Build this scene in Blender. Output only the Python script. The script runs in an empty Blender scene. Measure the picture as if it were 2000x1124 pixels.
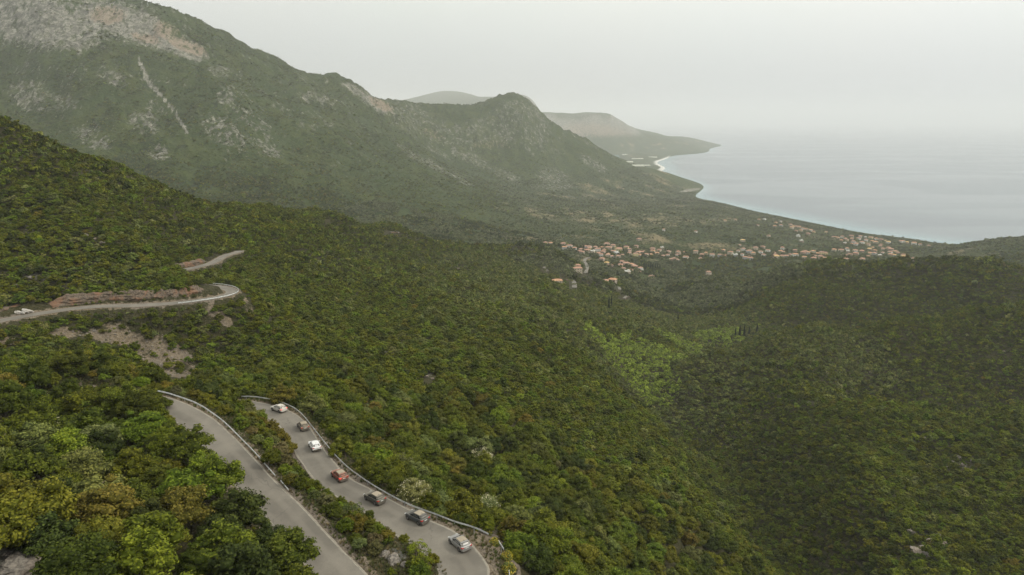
import bpy, bmesh, math, random
import numpy as np
from math import radians, sin, cos, tan, pi, hypot, atan2

# ------------------------------------------------------------------ scene, camera, sky, sun
scene = bpy.context.scene
COL = scene.collection
PITCH = radians(13.8); FPX = 1333.0; CAMZ = 420.0
cam_d = bpy.data.cameras.new('camera'); cam = bpy.data.objects.new('camera', cam_d); COL.objects.link(cam)
cam_d.sensor_width = 36.0; cam_d.lens = 36.0 * FPX / 2000.0
cam_d.clip_start = 1.0; cam_d.clip_end = 200000.0
cam.location = (0, 0, CAMZ); cam.rotation_euler = (pi/2 - PITCH, 0, 0)
scene.camera = cam

SUN_EL, SUN_AZ = radians(42), radians(92)      # azimuth measured from +Y towards +X
world = bpy.data.worlds.new('World'); scene.world = world; world.use_nodes = True
wn, wl = world.node_tree.nodes, world.node_tree.links
for n in list(wn): wn.remove(n)
w_out = wn.new('ShaderNodeOutputWorld'); w_bg = wn.new('ShaderNodeBackground')
w_sky = wn.new('ShaderNodeTexSky'); w_sky.sky_type = 'NISHITA'; w_sky.sun_disc = False
w_sky.sun_elevation = SUN_EL; w_sky.sun_rotation = SUN_AZ; w_sky.dust_density = 6.0; w_sky.air_density = 1.0; w_sky.altitude = 400
w_geo = wn.new('ShaderNodeTexCoord'); w_sep = wn.new('ShaderNodeSeparateXYZ')
w_ramp = wn.new('ShaderNodeValToRGB')
w_mix = wn.new('ShaderNodeMix'); w_mix.data_type = 'RGBA'; w_mix.inputs['Factor'].default_value = 0.88
w_noise = wn.new('ShaderNodeTexNoise'); w_noise.inputs['Scale'].default_value = 1.4; w_noise.inputs['Detail'].default_value = 3
w_mul = wn.new('ShaderNodeMix'); w_mul.data_type = 'RGBA'; w_mul.blend_type = 'MULTIPLY'; w_mul.inputs['Factor'].default_value = 0.10
wl.new(w_geo.outputs['Generated'], w_sep.inputs[0]); wl.new(w_sep.outputs['Z'], w_ramp.inputs['Fac'])
wl.new(w_geo.outputs['Generated'], w_noise.inputs['Vector'])
cr = w_ramp.color_ramp
# overcast layer: paler towards the zenith as a cloud sheet is (radiance / background strength)
cr.elements[0].position = 0.0; cr.elements[0].color = (6.3, 6.6, 6.95, 1)
cr.elements[1].position = 1.0; cr.elements[1].color = (14.8, 14.8, 14.1, 1)
e = cr.elements.new(0.16); e.color = (10.7, 10.9, 10.1, 1)
wl.new(w_ramp.outputs['Color'], w_mul.inputs['A']); wl.new(w_noise.outputs['Color'], w_mul.inputs['B'])
wl.new(w_sky.outputs['Color'], w_mix.inputs['A']); wl.new(w_mul.outputs['Result'], w_mix.inputs['B'])
# the cloud sheet is a little brighter on the sun's side
w_dot = wn.new('ShaderNodeVectorMath'); w_dot.operation = 'DOT_PRODUCT'; w_dot.inputs[1].default_value = (cos(SUN_EL)*sin(SUN_AZ), cos(SUN_EL)*cos(SUN_AZ), sin(SUN_EL))
w_mr = wn.new('ShaderNodeMapRange'); w_mr.inputs['From Min'].default_value = -.6; w_mr.inputs['From Max'].default_value = 1.0; w_mr.inputs['To Min'].default_value = .72; w_mr.inputs['To Max'].default_value = 1.28
w_br = wn.new('ShaderNodeVectorMath'); w_br.operation = 'SCALE'
wl.new(w_geo.outputs['Generated'], w_dot.inputs[0]); wl.new(w_dot.outputs['Value'], w_mr.inputs['Value'])
wl.new(w_mix.outputs['Result'], w_br.inputs[0]); wl.new(w_mr.outputs['Result'], w_br.inputs['Scale'])
wl.new(w_br.outputs[0], w_bg.inputs['Color']); w_bg.inputs['Strength'].default_value = 0.09
wl.new(w_bg.outputs[0], w_out.inputs['Surface'])

sun_d = bpy.data.lights.new('sun', 'SUN'); sun = bpy.data.objects.new('sun', sun_d); COL.objects.link(sun)
sun_d.energy = 1.5; sun_d.angle = radians(10); sun_d.color = (1.0, 0.95, 0.86)
sun.location = (300, 100, 900)
sun.rotation_euler = (pi/2 - SUN_EL, 0, pi - SUN_AZ)

scene.view_settings.view_transform = 'Standard'; scene.view_settings.look = 'None'
scene.view_settings.exposure = 0.14; scene.view_settings.gamma = 1.0; scene.view_settings.use_curve_mapping = False
cy = scene.cycles
cy.max_bounces = 5; cy.diffuse_bounces = 3; cy.glossy_bounces = 2; cy.transmission_bounces = 2; cy.volume_bounces = 1
cy.transparent_max_bounces = 4; cy.use_denoising = True; cy.denoising_prefilter = 'ACCURATE'
cy.caustics_reflective = False; cy.caustics_refractive = False
try: cy.denoiser = 'OPENIMAGEDENOISE'
except Exception: pass

# ------------------------------------------------------------------ helpers
rng = np.random.default_rng(7); random.seed(7)
CP, SP = cos(PITCH), sin(PITCH)
def ray(px, py):
    u = (px - 1000.0) / FPX; v = (562.0 - py) / FPX
    return np.array((u, CP + v*SP, -SP + v*CP))
def at_y(px, py, Y):                       # point of a pixel's ray at ground distance Y
    d = ray(px, py); t = Y / d[1]; return np.array((d[0]*t, Y, CAMZ + d[2]*t))
def at_z(px, py, z):                       # point of a pixel's ray on a level z
    d = ray(px, py); t = (z - CAMZ) / d[2]; return np.array((d[0]*t, d[1]*t, z))
def project(x, y, z):
    zz = np.asarray(z) - CAMZ
    dep = y*CP - zz*SP; up = y*SP + zz*CP
    return 1000 + FPX*x/dep, 562 - FPX*up/dep, dep

def _hash(ix, iy, seed):
    h = (ix.astype(np.int64)*374761393 + iy.astype(np.int64)*668265263 + seed*982451653) & 0xFFFFFFFF
    h = ((h ^ (h >> 13)) * 1274126177) & 0xFFFFFFFF
    return (h ^ (h >> 16)) & 0xFFFFFFFF
def perlin(x, y, seed=0):
    x = np.asarray(x, float); y = np.asarray(y, float)
    x0 = np.floor(x); y0 = np.floor(y); fx = x - x0; fy = y - y0
    u = fx*fx*fx*(fx*(fx*6-15)+10); v = fy*fy*fy*(fy*(fy*6-15)+10)
    def g(ix, iy, dx, dy):
        a = _hash(ix, iy, seed) / 4294967296.0 * 2*pi
        return np.cos(a)*dx + np.sin(a)*dy
    n00 = g(x0, y0, fx, fy); n10 = g(x0+1, y0, fx-1, fy); n01 = g(x0, y0+1, fx, fy-1); n11 = g(x0+1, y0+1, fx-1, fy-1)
    return (n00*(1-u)+n10*u)*(1-v) + (n01*(1-u)+n11*u)*v
def fbm(x, y, oct=4, seed=0, gain=0.5):
    s = 0; a = 1.0; f = 1.0
    for k in range(oct):
        s = s + a*perlin(np.asarray(x)*f + 17.3*k, np.asarray(y)*f - 9.1*k, seed+k); a *= gain; f *= 2.03
    return s
def ridged(x, y, oct=4, seed=0):
    s = 0; a = 1.0; f = 1.0
    for k in range(oct):
        s = s + a*(1 - 2*np.abs(perlin(np.asarray(x)*f + 7.7*k, np.asarray(y)*f + 3.1*k, seed+k))); a *= 0.5; f *= 2.07
    return s
def sstep(a, b, x):
    t = np.clip((np.asarray(x, float)-a)/(b-a), 0, 1); return t*t*(3-2*t)

def tag(o, label=None, cat=None, group=None, kind=None):
    if label: o['label'] = label
    if cat: o['category'] = cat
    if group: o['group'] = group
    if kind: o['kind'] = kind
    return o
def empty(name, loc=(0,0,0), rz=0.0):
    o = bpy.data.objects.new(name, None); COL.objects.link(o); o.location = loc; o.rotation_euler = (0, 0, rz)
    o.empty_display_size = 0.3
    return o
def mesh_np(name, V, F, mat=None, smooth=False):
    V = np.asarray(V, np.float32); F = np.asarray(F, np.int32); k = F.shape[1]
    me = bpy.data.meshes.new(name)
    me.vertices.add(len(V)); me.vertices.foreach_set('co', V.ravel())
    me.loops.add(F.size); me.loops.foreach_set('vertex_index', F.ravel())
    me.polygons.add(len(F)); me.polygons.foreach_set('loop_start', np.arange(0, F.size, k, dtype=np.int32))
    me.polygons.foreach_set('loop_total', np.full(len(F), k, np.int32))
    if smooth: me.polygons.foreach_set('use_smooth', np.ones(len(F), bool))
    me.update(calc_edges=True)
    if mat: me.materials.append(mat)
    return me
def mesh_py(name, V, F, mat=None, smooth=False):
    me = bpy.data.meshes.new(name); me.from_pydata([tuple(v) for v in V], [], [tuple(f) for f in F]); me.update()
    if smooth:
        for p in me.polygons: p.use_smooth = True
    if mat: me.materials.append(mat)
    return me
def obj(name, me, parent=None, loc=None):
    o = bpy.data.objects.new(name, me); COL.objects.link(o)
    if parent is not None: o.parent = parent
    if loc is not None: o.location = loc
    return o
class MB:                                  # collects boxes / tubes / quads into one mesh
    def __init__(s): s.V = []; s.F = []
    def add(s, V, F):
        b = len(s.V); s.V += [tuple(v) for v in V]; s.F += [tuple(i+b for i in f) for f in F]
    def box(s, c, d, rz=0.0, taper=1.0):
        c0, s0 = cos(rz), sin(rz); V = []
        for k, z in enumerate((-.5, .5)):
            t = 1.0 if k == 0 else taper
            for x, y in ((-.5,-.5),(.5,-.5),(.5,.5),(-.5,.5)):
                X = x*d[0]*t; Y = y*d[1]*t
                V.append((c[0]+X*c0-Y*s0, c[1]+X*s0+Y*c0, c[2]+z*d[2]))
        s.add(V, [(3,2,1,0),(4,5,6,7),(0,1,5,4),(1,2,6,5),(2,3,7,6),(3,0,4,7)])
    def tube(s, P, R, n=7):
        V = []; F = []; P = [np.array(p, float) for p in P]
        for i, p in enumerate(P):
            t = P[min(i+1, len(P)-1)] - P[max(i-1, 0)]; t = t/ (np.linalg.norm(t)+1e-9)
            a = np.cross(t, (0.3, 0.2, 1.0) if abs(t[2]) < .9 else (1.0, 0, 0)); a /= np.linalg.norm(a); b = np.cross(t, a)
            for k in range(n):
                q = 2*pi*k/n; V.append(p + (a*cos(q)+b*sin(q))*R[i])
        for i in range(len(P)-1):
            for k in range(n):
                F.append((i*n+k, i*n+(k+1)%n, (i+1)*n+(k+1)%n, (i+1)*n+k))
        F.append(tuple(range(n-1, -1, -1))); F.append(tuple((len(P)-1)*n+k for k in range(n)))
        s.add(V, F)
    def build(s, name, mat, parent=None, smooth=False, loc=None):
        return obj(name, mesh_py(name, s.V, s.F, mat, smooth), parent, loc)

# ------------------------------------------------------------------ materials
def nmat(name):
    m = bpy.data.materials.new(name); m.use_nodes = True
    nt = m.node_tree; return m, nt, nt.nodes, nt.links, nt.nodes['Principled BSDF']
def rgb(N, c):
    n = N.new('ShaderNodeRGB'); n.outputs[0].default_value = (*c, 1); return n.outputs[0]
def mixc(N, L, fac, a, b, mode='MIX'):
    n = N.new('ShaderNodeMix'); n.data_type = 'RGBA'; n.blend_type = mode
    for sock, v in ((n.inputs['Factor'], fac), (n.inputs['A'], a), (n.inputs['B'], b)):
        if isinstance(v, (int, float)): sock.default_value = v
        elif isinstance(v, tuple): sock.default_value = (*v, 1)
        else: L.new(v, sock)
    return n.outputs['Result']
def noise(N, L, vec, scale, detail=4, rough=.55, dist=0.0):
    n = N.new('ShaderNodeTexNoise'); n.inputs['Scale'].default_value = scale; n.inputs['Detail'].default_value = detail
    n.inputs['Roughness'].default_value = rough; n.inputs['Distortion'].default_value = dist
    if vec is not None: L.new(vec, n.inputs['Vector'])
    return n.outputs['Fac']
def mrange(N, L, v, a, b, c=0.0, d=1.0):
    n = N.new('ShaderNodeMapRange'); n.inputs['From Min'].default_value = a; n.inputs['From Max'].default_value = b
    n.inputs['To Min'].default_value = c; n.inputs['To Max'].default_value = d; n.interpolation_type = 'SMOOTHSTEP'; L.new(v, n.inputs['Value']); return n.outputs['Result']
def mth(N, L, op, a, b=None):
    n = N.new('ShaderNodeMath'); n.operation = op; n.use_clamp = op in ('ADD',) 
    for i, v in enumerate((a, b)):
        if v is None: continue
        if isinstance(v, (int, float)): n.inputs[i].default_value = v
        else: L.new(v, n.inputs[i])
    return n.outputs[0]
def bump(N, L, bsdf, h, strength, dist):
    b = N.new('ShaderNodeBump'); b.inputs['Strength'].default_value = strength; b.inputs['Distance'].default_value = dist
    L.new(h, b.inputs['Height']); L.new(b.outputs[0], bsdf.inputs['Normal'])
def attr(N, name, typ='GEOMETRY'):
    n = N.new('ShaderNodeAttribute'); n.attribute_name = name; n.attribute_type = typ; return n
def simple(name, c, rough=.6, metal=0.0, var=0.15, scale=3.0, coords='Object', emit=None, spec=.5):
    m, nt, N, L, b = nmat(name)
    tc = N.new('ShaderNodeTexCoord')
    f = noise(N, L, tc.outputs[coords], scale, 4)
    lo = tuple(x*(1-var) for x in c); hi = tuple(min(1, x*(1+var)) for x in c)
    L.new(mixc(N, L, mrange(N, L, f, .3, .7), lo, hi), b.inputs['Base Color'])
    b.inputs['Roughness'].default_value = rough; b.inputs['Metallic'].default_value = metal
    b.inputs['Specular IOR Level'].default_value = spec
    if emit:
        b.inputs['Emission Color'].default_value = (*emit[0], 1); b.inputs['Emission Strength'].default_value = emit[1]
    return m

def leaf_mat(name, rough=.62):
    m, nt, N, L, b = nmat(name)
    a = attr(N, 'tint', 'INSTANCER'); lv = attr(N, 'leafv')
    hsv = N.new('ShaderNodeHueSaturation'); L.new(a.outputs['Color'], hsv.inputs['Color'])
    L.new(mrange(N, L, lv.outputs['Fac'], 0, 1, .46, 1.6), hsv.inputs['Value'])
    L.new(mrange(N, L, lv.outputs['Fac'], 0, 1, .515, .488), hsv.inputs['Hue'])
    L.new(hsv.outputs[0], b.inputs['Base Color'])
    b.inputs['Roughness'].default_value = rough; b.inputs['Specular IOR Level'].default_value = .05
    return m
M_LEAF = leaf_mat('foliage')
M_BARK = simple('bark', (.11,.085,.06), .9, var=.35, scale=6)
M_ROOF = None
def asphalt():
    m, nt, N, L, b = nmat('asphalt')
    g = N.new('ShaderNodeNewGeometry'); P = g.outputs['Position']
    big = noise(N, L, P, .12, 5, .6); fine = noise(N, L, P, 3.0, 4, .7); uv = attr(N, 'across'); 
    c = mixc(N, L, mrange(N, L, big, .35, .68), (.122,.107,.083), (.196,.174,.137))
    c = mixc(N, L, mrange(N, L, fine, .3, .75, 0, .35), c, (.10,.095,.085))
    # wheel tracks polished paler
    trk = mth(N, L, 'SINE', mth(N, L, 'MULTIPLY', uv.outputs['Fac'], 4*pi))
    c = mixc(N, L, mrange(N, L, trk, -.2, 1.0, 0, .28), c, (.215,.191,.152))
    # dusty margins
    ed = mth(N, L, 'ABSOLUTE', mth(N, L, 'SUBTRACT', uv.outputs['Fac'], .5))
    edn = mth(N, L, 'ADD', ed, mth(N, L, 'MULTIPLY', noise(N, L, P, .9, 4), .10))
    c = mixc(N, L, mrange(N, L, edn, .475, .545, 0, .75), c, (.30,.26,.20))
    # cracks and patches
    v = N.new('ShaderNodeTexVoronoi'); v.feature = 'DISTANCE_TO_EDGE'; v.inputs['Scale'].default_value = .16
    wv = N.new('ShaderNodeVectorMath'); wv.operation = 'ADD'
    n2 = N.new('ShaderNodeTexNoise'); n2.inputs['Scale'].default_value = .5; n2.inputs['Detail'].default_value = 5; L.new(P, n2.inputs['Vector'])
    sc = N.new('ShaderNodeVectorMath'); sc.operation = 'SCALE'; sc.inputs['Scale'].default_value = 2.6; L.new(n2.outputs['Color'], sc.inputs[0])
    L.new(P, wv.inputs[0]); L.new(sc.outputs[0], wv.inputs[1]); L.new(wv.outputs[0], v.inputs['Vector'])
    ck = mth(N, L, 'MULTIPLY', mrange(N, L, v.outputs['Distance'], 0.0, .012, 1, 0), mrange(N, L, noise(N, L, P, .045, 2), .5, .6))
    c = mixc(N, L, mth(N, L, 'MULTIPLY', ck, .55), c, (.05,.047,.043))
    L.new(c, b.inputs['Base Color']); b.inputs['Roughness'].default_value = .85
    bump(N, L, b, fine, .3, .02)
    return m
M_ASPH = asphalt()
M_LINE = simple('worn_line', (.25,.228,.18), .8, var=.35, scale=.8, coords='Object')
M_STEEL = simple('galvanised_steel', (.74,.75,.74), .5, .25, var=.18, scale=1.2)
M_STEEL_D = simple('galvanised_post', (.36,.37,.36), .6, .3, var=.2, scale=2)

def rock_mat(name, base, dark, stain, stain_amt=.5, scale=.35):
    m, nt, N, L, b = nmat(name)
    g = N.new('ShaderNodeNewGeometry'); P = g.outputs['Position']
    mp = N.new('ShaderNodeMapping'); mp.inputs['Scale'].default_value = (1, 1, .45); L.new(P, mp.inputs['Vector'])
    n1 = noise(N, L, mp.outputs[0], scale, 6, .65); n2 = noise(N, L, P, scale*4, 5, .7); n3 = noise(N, L, mp.outputs[0], scale*.35, 4, .6, .5)
    c = mixc(N, L, mrange(N, L, n2, .35, .65), dark, base)
    c = mixc(N, L, mrange(N, L, n3, .46, .62, 0, stain_amt), c, stain)
    c = mixc(N, L, mrange(N, L, n1, .55, .7, 0, .5), c, tuple(min(.6, x*1.45) for x in base))
    L.new(c, b.inputs['Base Color']); b.inputs['Roughness'].default_value = .92
    bump(N, L, b, n2, .6, .25)
    return m
M_CLIFF = rock_mat('brown_cliff_rock', (.165,.125,.085), (.05,.038,.027), (.21,.10,.05), .65, .55)
M_ROCK = rock_mat('grey_limestone', (.24,.21,.17), (.09,.08,.068), (.30,.22,.15), .35, .5)

def terrain_mat():
    m, nt, N, L, b = nmat('hillside_ground')
    g = N.new('ShaderNodeNewGeometry'); P = g.outputs['Position']
    rk = attr(N, 'rock'); br = attr(N, 'bare'); dr = attr(N, 'dry'); fa = attr(N, 'far'); og = attr(N, 'orange')
    n_f = noise(N, L, P, .9, 5, .65); n_s = noise(N, L, P, .11, 5, .7); n_m = noise(N, L, P, .02, 5, .6); n_l = noise(N, L, P, .004, 4, .55)
    # scrub-covered ground (far hills: the scrub itself is the surface)
    gr = mixc(N, L, mrange(N, L, n_s, .34, .66), (.011,.018,.003), (.048,.072,.012))
    gr = mixc(N, L, mrange(N, L, n_m, .42, .62, 0, .6), gr, (.068,.082,.016))
    gr = mixc(N, L, mrange(N, L, n_l, .42, .60, 0, .6), gr, (.034,.054,.013))
    soil = mixc(N, L, mrange(N, L, n_f, .3, .7), (.030,.026,.011), (.070,.058,.030))
    c = mixc(N, L, mrange(N, L, fa.outputs['Fac'], 0, 1), soil, gr)
    # dry grass clearings in the groves
    dn = mth(N, L, 'ADD', dr.outputs['Fac'], mth(N, L, 'MULTIPLY', mth(N, L, 'SUBTRACT', n_s, .5), 1.1))
    c = mixc(N, L, mrange(N, L, dn, .55, .75, 0, .85), c, (.235,.185,.10))
    # limestone showing through
    mp = N.new('ShaderNodeMapping'); mp.inputs['Scale'].default_value = (1.0, .55, .3); mp.inputs['Rotation'].default_value = (0, 0, .6); L.new(P, mp.inputs['Vector'])
    n_a = noise(N, L, mp.outputs[0], .075, 6, .78, .25)
    rn = mth(N, L, 'ADD', rk.outputs['Fac'], mth(N, L, 'MULTIPLY', mth(N, L, 'SUBTRACT', n_a, .5), 2.2))
    n_r = noise(N, L, P, .05, 6, .75, .6)
    rockc = mixc(N, L, mrange(N, L, n_r, .38, .66), (.10,.096,.078), (.33,.31,.255))
    rockc = mixc(N, L, mrange(N, L, mth(N, L, 'ADD', og.outputs['Fac'], mth(N, L, 'MULTIPLY', mth(N, L, 'SUBTRACT', n_a, .5), 1.8)), .5, .9, 0, .62), rockc, (.28,.205,.14))
    c = mixc(N, L, mrange(N, L, rn, .44, .74, 0, .92), c, rockc)
    # bare earth, shoulders and scree
    bn = mth(N, L, 'ADD', br.outputs['Fac'], mth(N, L, 'MULTIPLY', mth(N, L, 'SUBTRACT', n_f, .5), .7))
    earth = mixc(N, L, mrange(N, L, n_f, .35, .65), (.115,.088,.055), (.225,.18,.12))
    earth = mixc(N, L, mrange(N, L, n_m, .45, .6, 0, .6), earth, (.17,.145,.12))
    c = mixc(N, L, mrange(N, L, bn, .42, .62), c, earth)
    bw = attr(N, 'beach'); c = mixc(N, L, bw.outputs['Fac'], c, (.62,.60,.55))
    L.new(c, b.inputs['Base Color']); b.inputs['Roughness'].default_value = .95; b.inputs['Specular IOR Level'].default_value = .15
    h = mth(N, L, 'ADD', mth(N, L, 'MULTIPLY', n_s, .8), mth(N, L, 'MULTIPLY', n_f, .06))
    bump(N, L, b, h, .9, 9.0)
    return m
M_TERR = terrain_mat()

def sea_mat():
    m, nt, N, L, b = nmat('sea_water')
    g = N.new('ShaderNodeNewGeometry'); P = g.outputs['Position']
    mp = N.new('ShaderNodeMapping'); mp.inputs['Scale'].default_value = (1, 2.2, 1); mp.inputs['Rotation'].default_value = (0, 0, .5); L.new(P, mp.inputs['Vector'])
    n1 = noise(N, L, mp.outputs[0], .05, 5, .6); n2 = noise(N, L, mp.outputs[0], .0007, 4, .5, .8)
    at = attr(N, 'shallow')
    c = mixc(N, L, mrange(N, L, n2, .4, .65, 0, .4), (.075,.10,.12), (.105,.135,.15))
    c = mixc(N, L, mth(N, L, 'MULTIPLY', at.outputs['Fac'], .75), c, (.20,.34,.36))
    L.new(c, b.inputs['Base Color']); L.new(mrange(N, L, n2, .42, .62, .21, .165), b.inputs['Roughness']); b.inputs['IOR'].default_value = 1.33
    bump(N, L, b, n1, .09, 1.2)
    return m
M_SEA = sea_mat()

# ------------------------------------------------------------------ roads: centre lines from edges seen in the photograph
def smooth_line(pts, step=1.0):
    P = np.array(pts, float)
    for _ in range(3):                     # Chaikin
        Q = [P[0]]
        for a, b in zip(P[:-1], P[1:]): Q += [a*.75+b*.25, a*.25+b*.75]
        Q.append(P[-1]); P = np.array(Q)
    d = np.r_[0, np.cumsum(np.linalg.norm(np.diff(P[:, :2], axis=0), axis=1))]
    s = np.arange(0, d[-1], step)
    return np.stack([np.interp(s, d, P[:, k]) for k in range(3)], 1)
def offset_line(P, off):                   # positive = right of travel
    t = np.gradient(P[:, :2], axis=0); t /= np.linalg.norm(t, axis=1)[:, None]+1e-9
    Q = P.copy(); Q[:, 0] += t[:, 1]*off; Q[:, 1] += -t[:, 0]*off
    return Q
HW = 3.0
# upper branch, right edge (drawn from the hairpin away from the camera), z falls towards the hairpin
r1_edge = [(760,1175,355.2),(718,1121,355.8),(650,1054,357.0),(590,987,358.4),(546,948,359.2),(490,886,360.4),(450,846,361.0),(424,822,361.4),(390,800,362.0),(350,782,362.4),(318,773,362.8),(250,764,363.2),(150,757,363.6)]
R1E = smooth_line([at_z(*p) for p in r1_edge]); R1 = offset_line(R1E, -HW)
# lower branch, right edge from the hairpin away
r2_edge = [(945,1180,354.2),(957,1122,354),(955,1105,353.9),(937,1077,353.7),(907,1050,353.5),(875,1030,353.2),(840,1017,352.9),(790,990,352.5),(720,952,351.8),(682,935,351.4),(660,910,351),(636,882,350.5),(610,840,349.7),(590,816,349.2),(562,800,348.9),(504,784,348.3),(440,779,347.8),(380,777,347.3),(330,776,347)]
R2E = smooth_line([at_z(*p) for p in r2_edge]); R2 = offset_line(R2E, -HW)
# hairpin itself, below the frame
h0, h1 = R1[0], R2[0]
HPIN = smooth_line([R1[3], h0, (h0[0]+2.5, h0[1]-9, 355.0), ((h0[0]+h1[0])/2, min(h0[1], h1[1])-15, 354.7), (h1[0]-1.5, h1[1]-8, 354.4), h1, R2[3]])
r3 = [(-60,640,344),(0,627,343.5),(50,617,343),(100,609,342.6),(150,602,342.2),(200,598,341.8),(262,597,341.4),(325,594,341),(362,590,340.7),(400,585,340.3),(430,580,340),(449,575,339.7),(455,569.5,339.3),(447,564.5,339),(430,560.5,338.8),(400,558,338.4)]
R3 = smooth_line([at_z(*p) for p in r3])
r4 = [(330,531,336),(367,525.5,335.6),(390,521,335.2),(415,514,334.6),(435,502,334),(446,497,333.6),(462,493.5,333.2),(470,490,333)]
R4 = smooth_line([at_z(*p) for p in r4])
ROADS = [(R1, HW), (R2, HW), (HPIN, HW), (R3, 2.7), (R4, 2.7)]

# ------------------------------------------------------------------ terrain control points: (pixel x, pixel y, ground distance, canopy height)
ctrl = []
def C(px, py, Y, h=3.0):
    p = at_y(px, py, Y); ctrl.append((p[0], p[1], p[2]-h))
def W(x, y, z): ctrl.append((x, y, z))
for a in [  # slope left of the upper branch
    (0,800,115),(0,900,92),(0,1000,77),(0,1124,62),(300,1000,86),(300,1124,70),(470,1124,76),(200,850,116),(150,790,132),(-250,800,110),(-250,950,80),(-250,1124,58),(300,900,106),
    # gully between the lower branch and the middle road
    (0,690,212),(150,690,225),(300,725,232),(400,735,225),(520,735,215),(640,738,205),(-250,690,205),
    (0,650,243),(262,650,272),(400,650,285),(100,660,245),
    # slope above the middle road
    (100,540,296),(250,530,318),(400,545,334),(100,420,345),(250,440,372),(0,330,385),(-250,300,360),(-250,420,320),
    (300,490,352),(380,480,430),(420,460,480),(330,420,470),
    # skyline of the near left hill
    (-250,190,430),(-120,215,430),(0,250,440),(100,290,462),(200,325,490),(280,352,520),(380,383,580),(500,395,650),(600,410,720),(680,425,790),(770,447,870),(830,462,940),(900,472,1030),(1000,479,1130),(1070,489,1210),
    # slope from the nose to the valley
    (470,620,300),(560,560,400),(560,620,330),(560,690,255),(700,700,275),(700,620,390),(700,540,540),(600,470,560),(700,480,690),(850,850,190),(850,950,150),(850,750,255),(850,680,325),(850,600,460),(850,540,650),(850,495,860),
    (1000,900,192),(1000,800,245),(1000,700,335),(1000,640,440),(1000,580,630),(1000,530,860),(1000,497,1060),
    (1150,900,250),(1150,800,330),(1150,700,455),(1150,640,600),(1150,590,790),(1150,545,1010),
    (1280,900,300),(1280,820,395),(1100,1060,128),(1150,1020,150),(1200,1124,138),(1300,1000,212),(1300,1124,172),(1400,1124,208),(1400,1000,262),(1500,1124,234),(950,940,150),
    # valley line
    (1640,1124,256,14),(1578,1062,285,18),(1500,987,335,22),(1418,884,400,25),(1350,822,470,26),(1285,756,550,22),(1250,722,590),(1300,665,710),(1420,650,800),
    # right-hand slopes
    (1720,1124,247),(2000,1124,226),(2300,1124,215),(1700,1000,285),(2000,1000,268),(2300,1000,255),(1650,950,315),(1800,900,345),(2000,900,325),(2300,900,310),(1560,790,445),(1680,794,432),(1800,792,425),(2000,790,412),(2300,780,390),
    (1330,722,600),(1400,682,625),(1500,652,635),(1600,640,642),(1750,620,645),(1900,604,640),(2000,596,635),(2300,570,610),
    (1450,730,560),(1700,700,560),(1900,690,550),
    (1500,632,815),(1650,606,815),(1800,580,800),(1950,560,770),(1450,590,950),(1500,535,1010),(1560,516,990),(1650,514,960),(1720,518,935),(1800,510,900),(1880,503,870),(1960,514,840),(2000,524,810),(2300,560,780),
    ]: C(*a)
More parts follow.
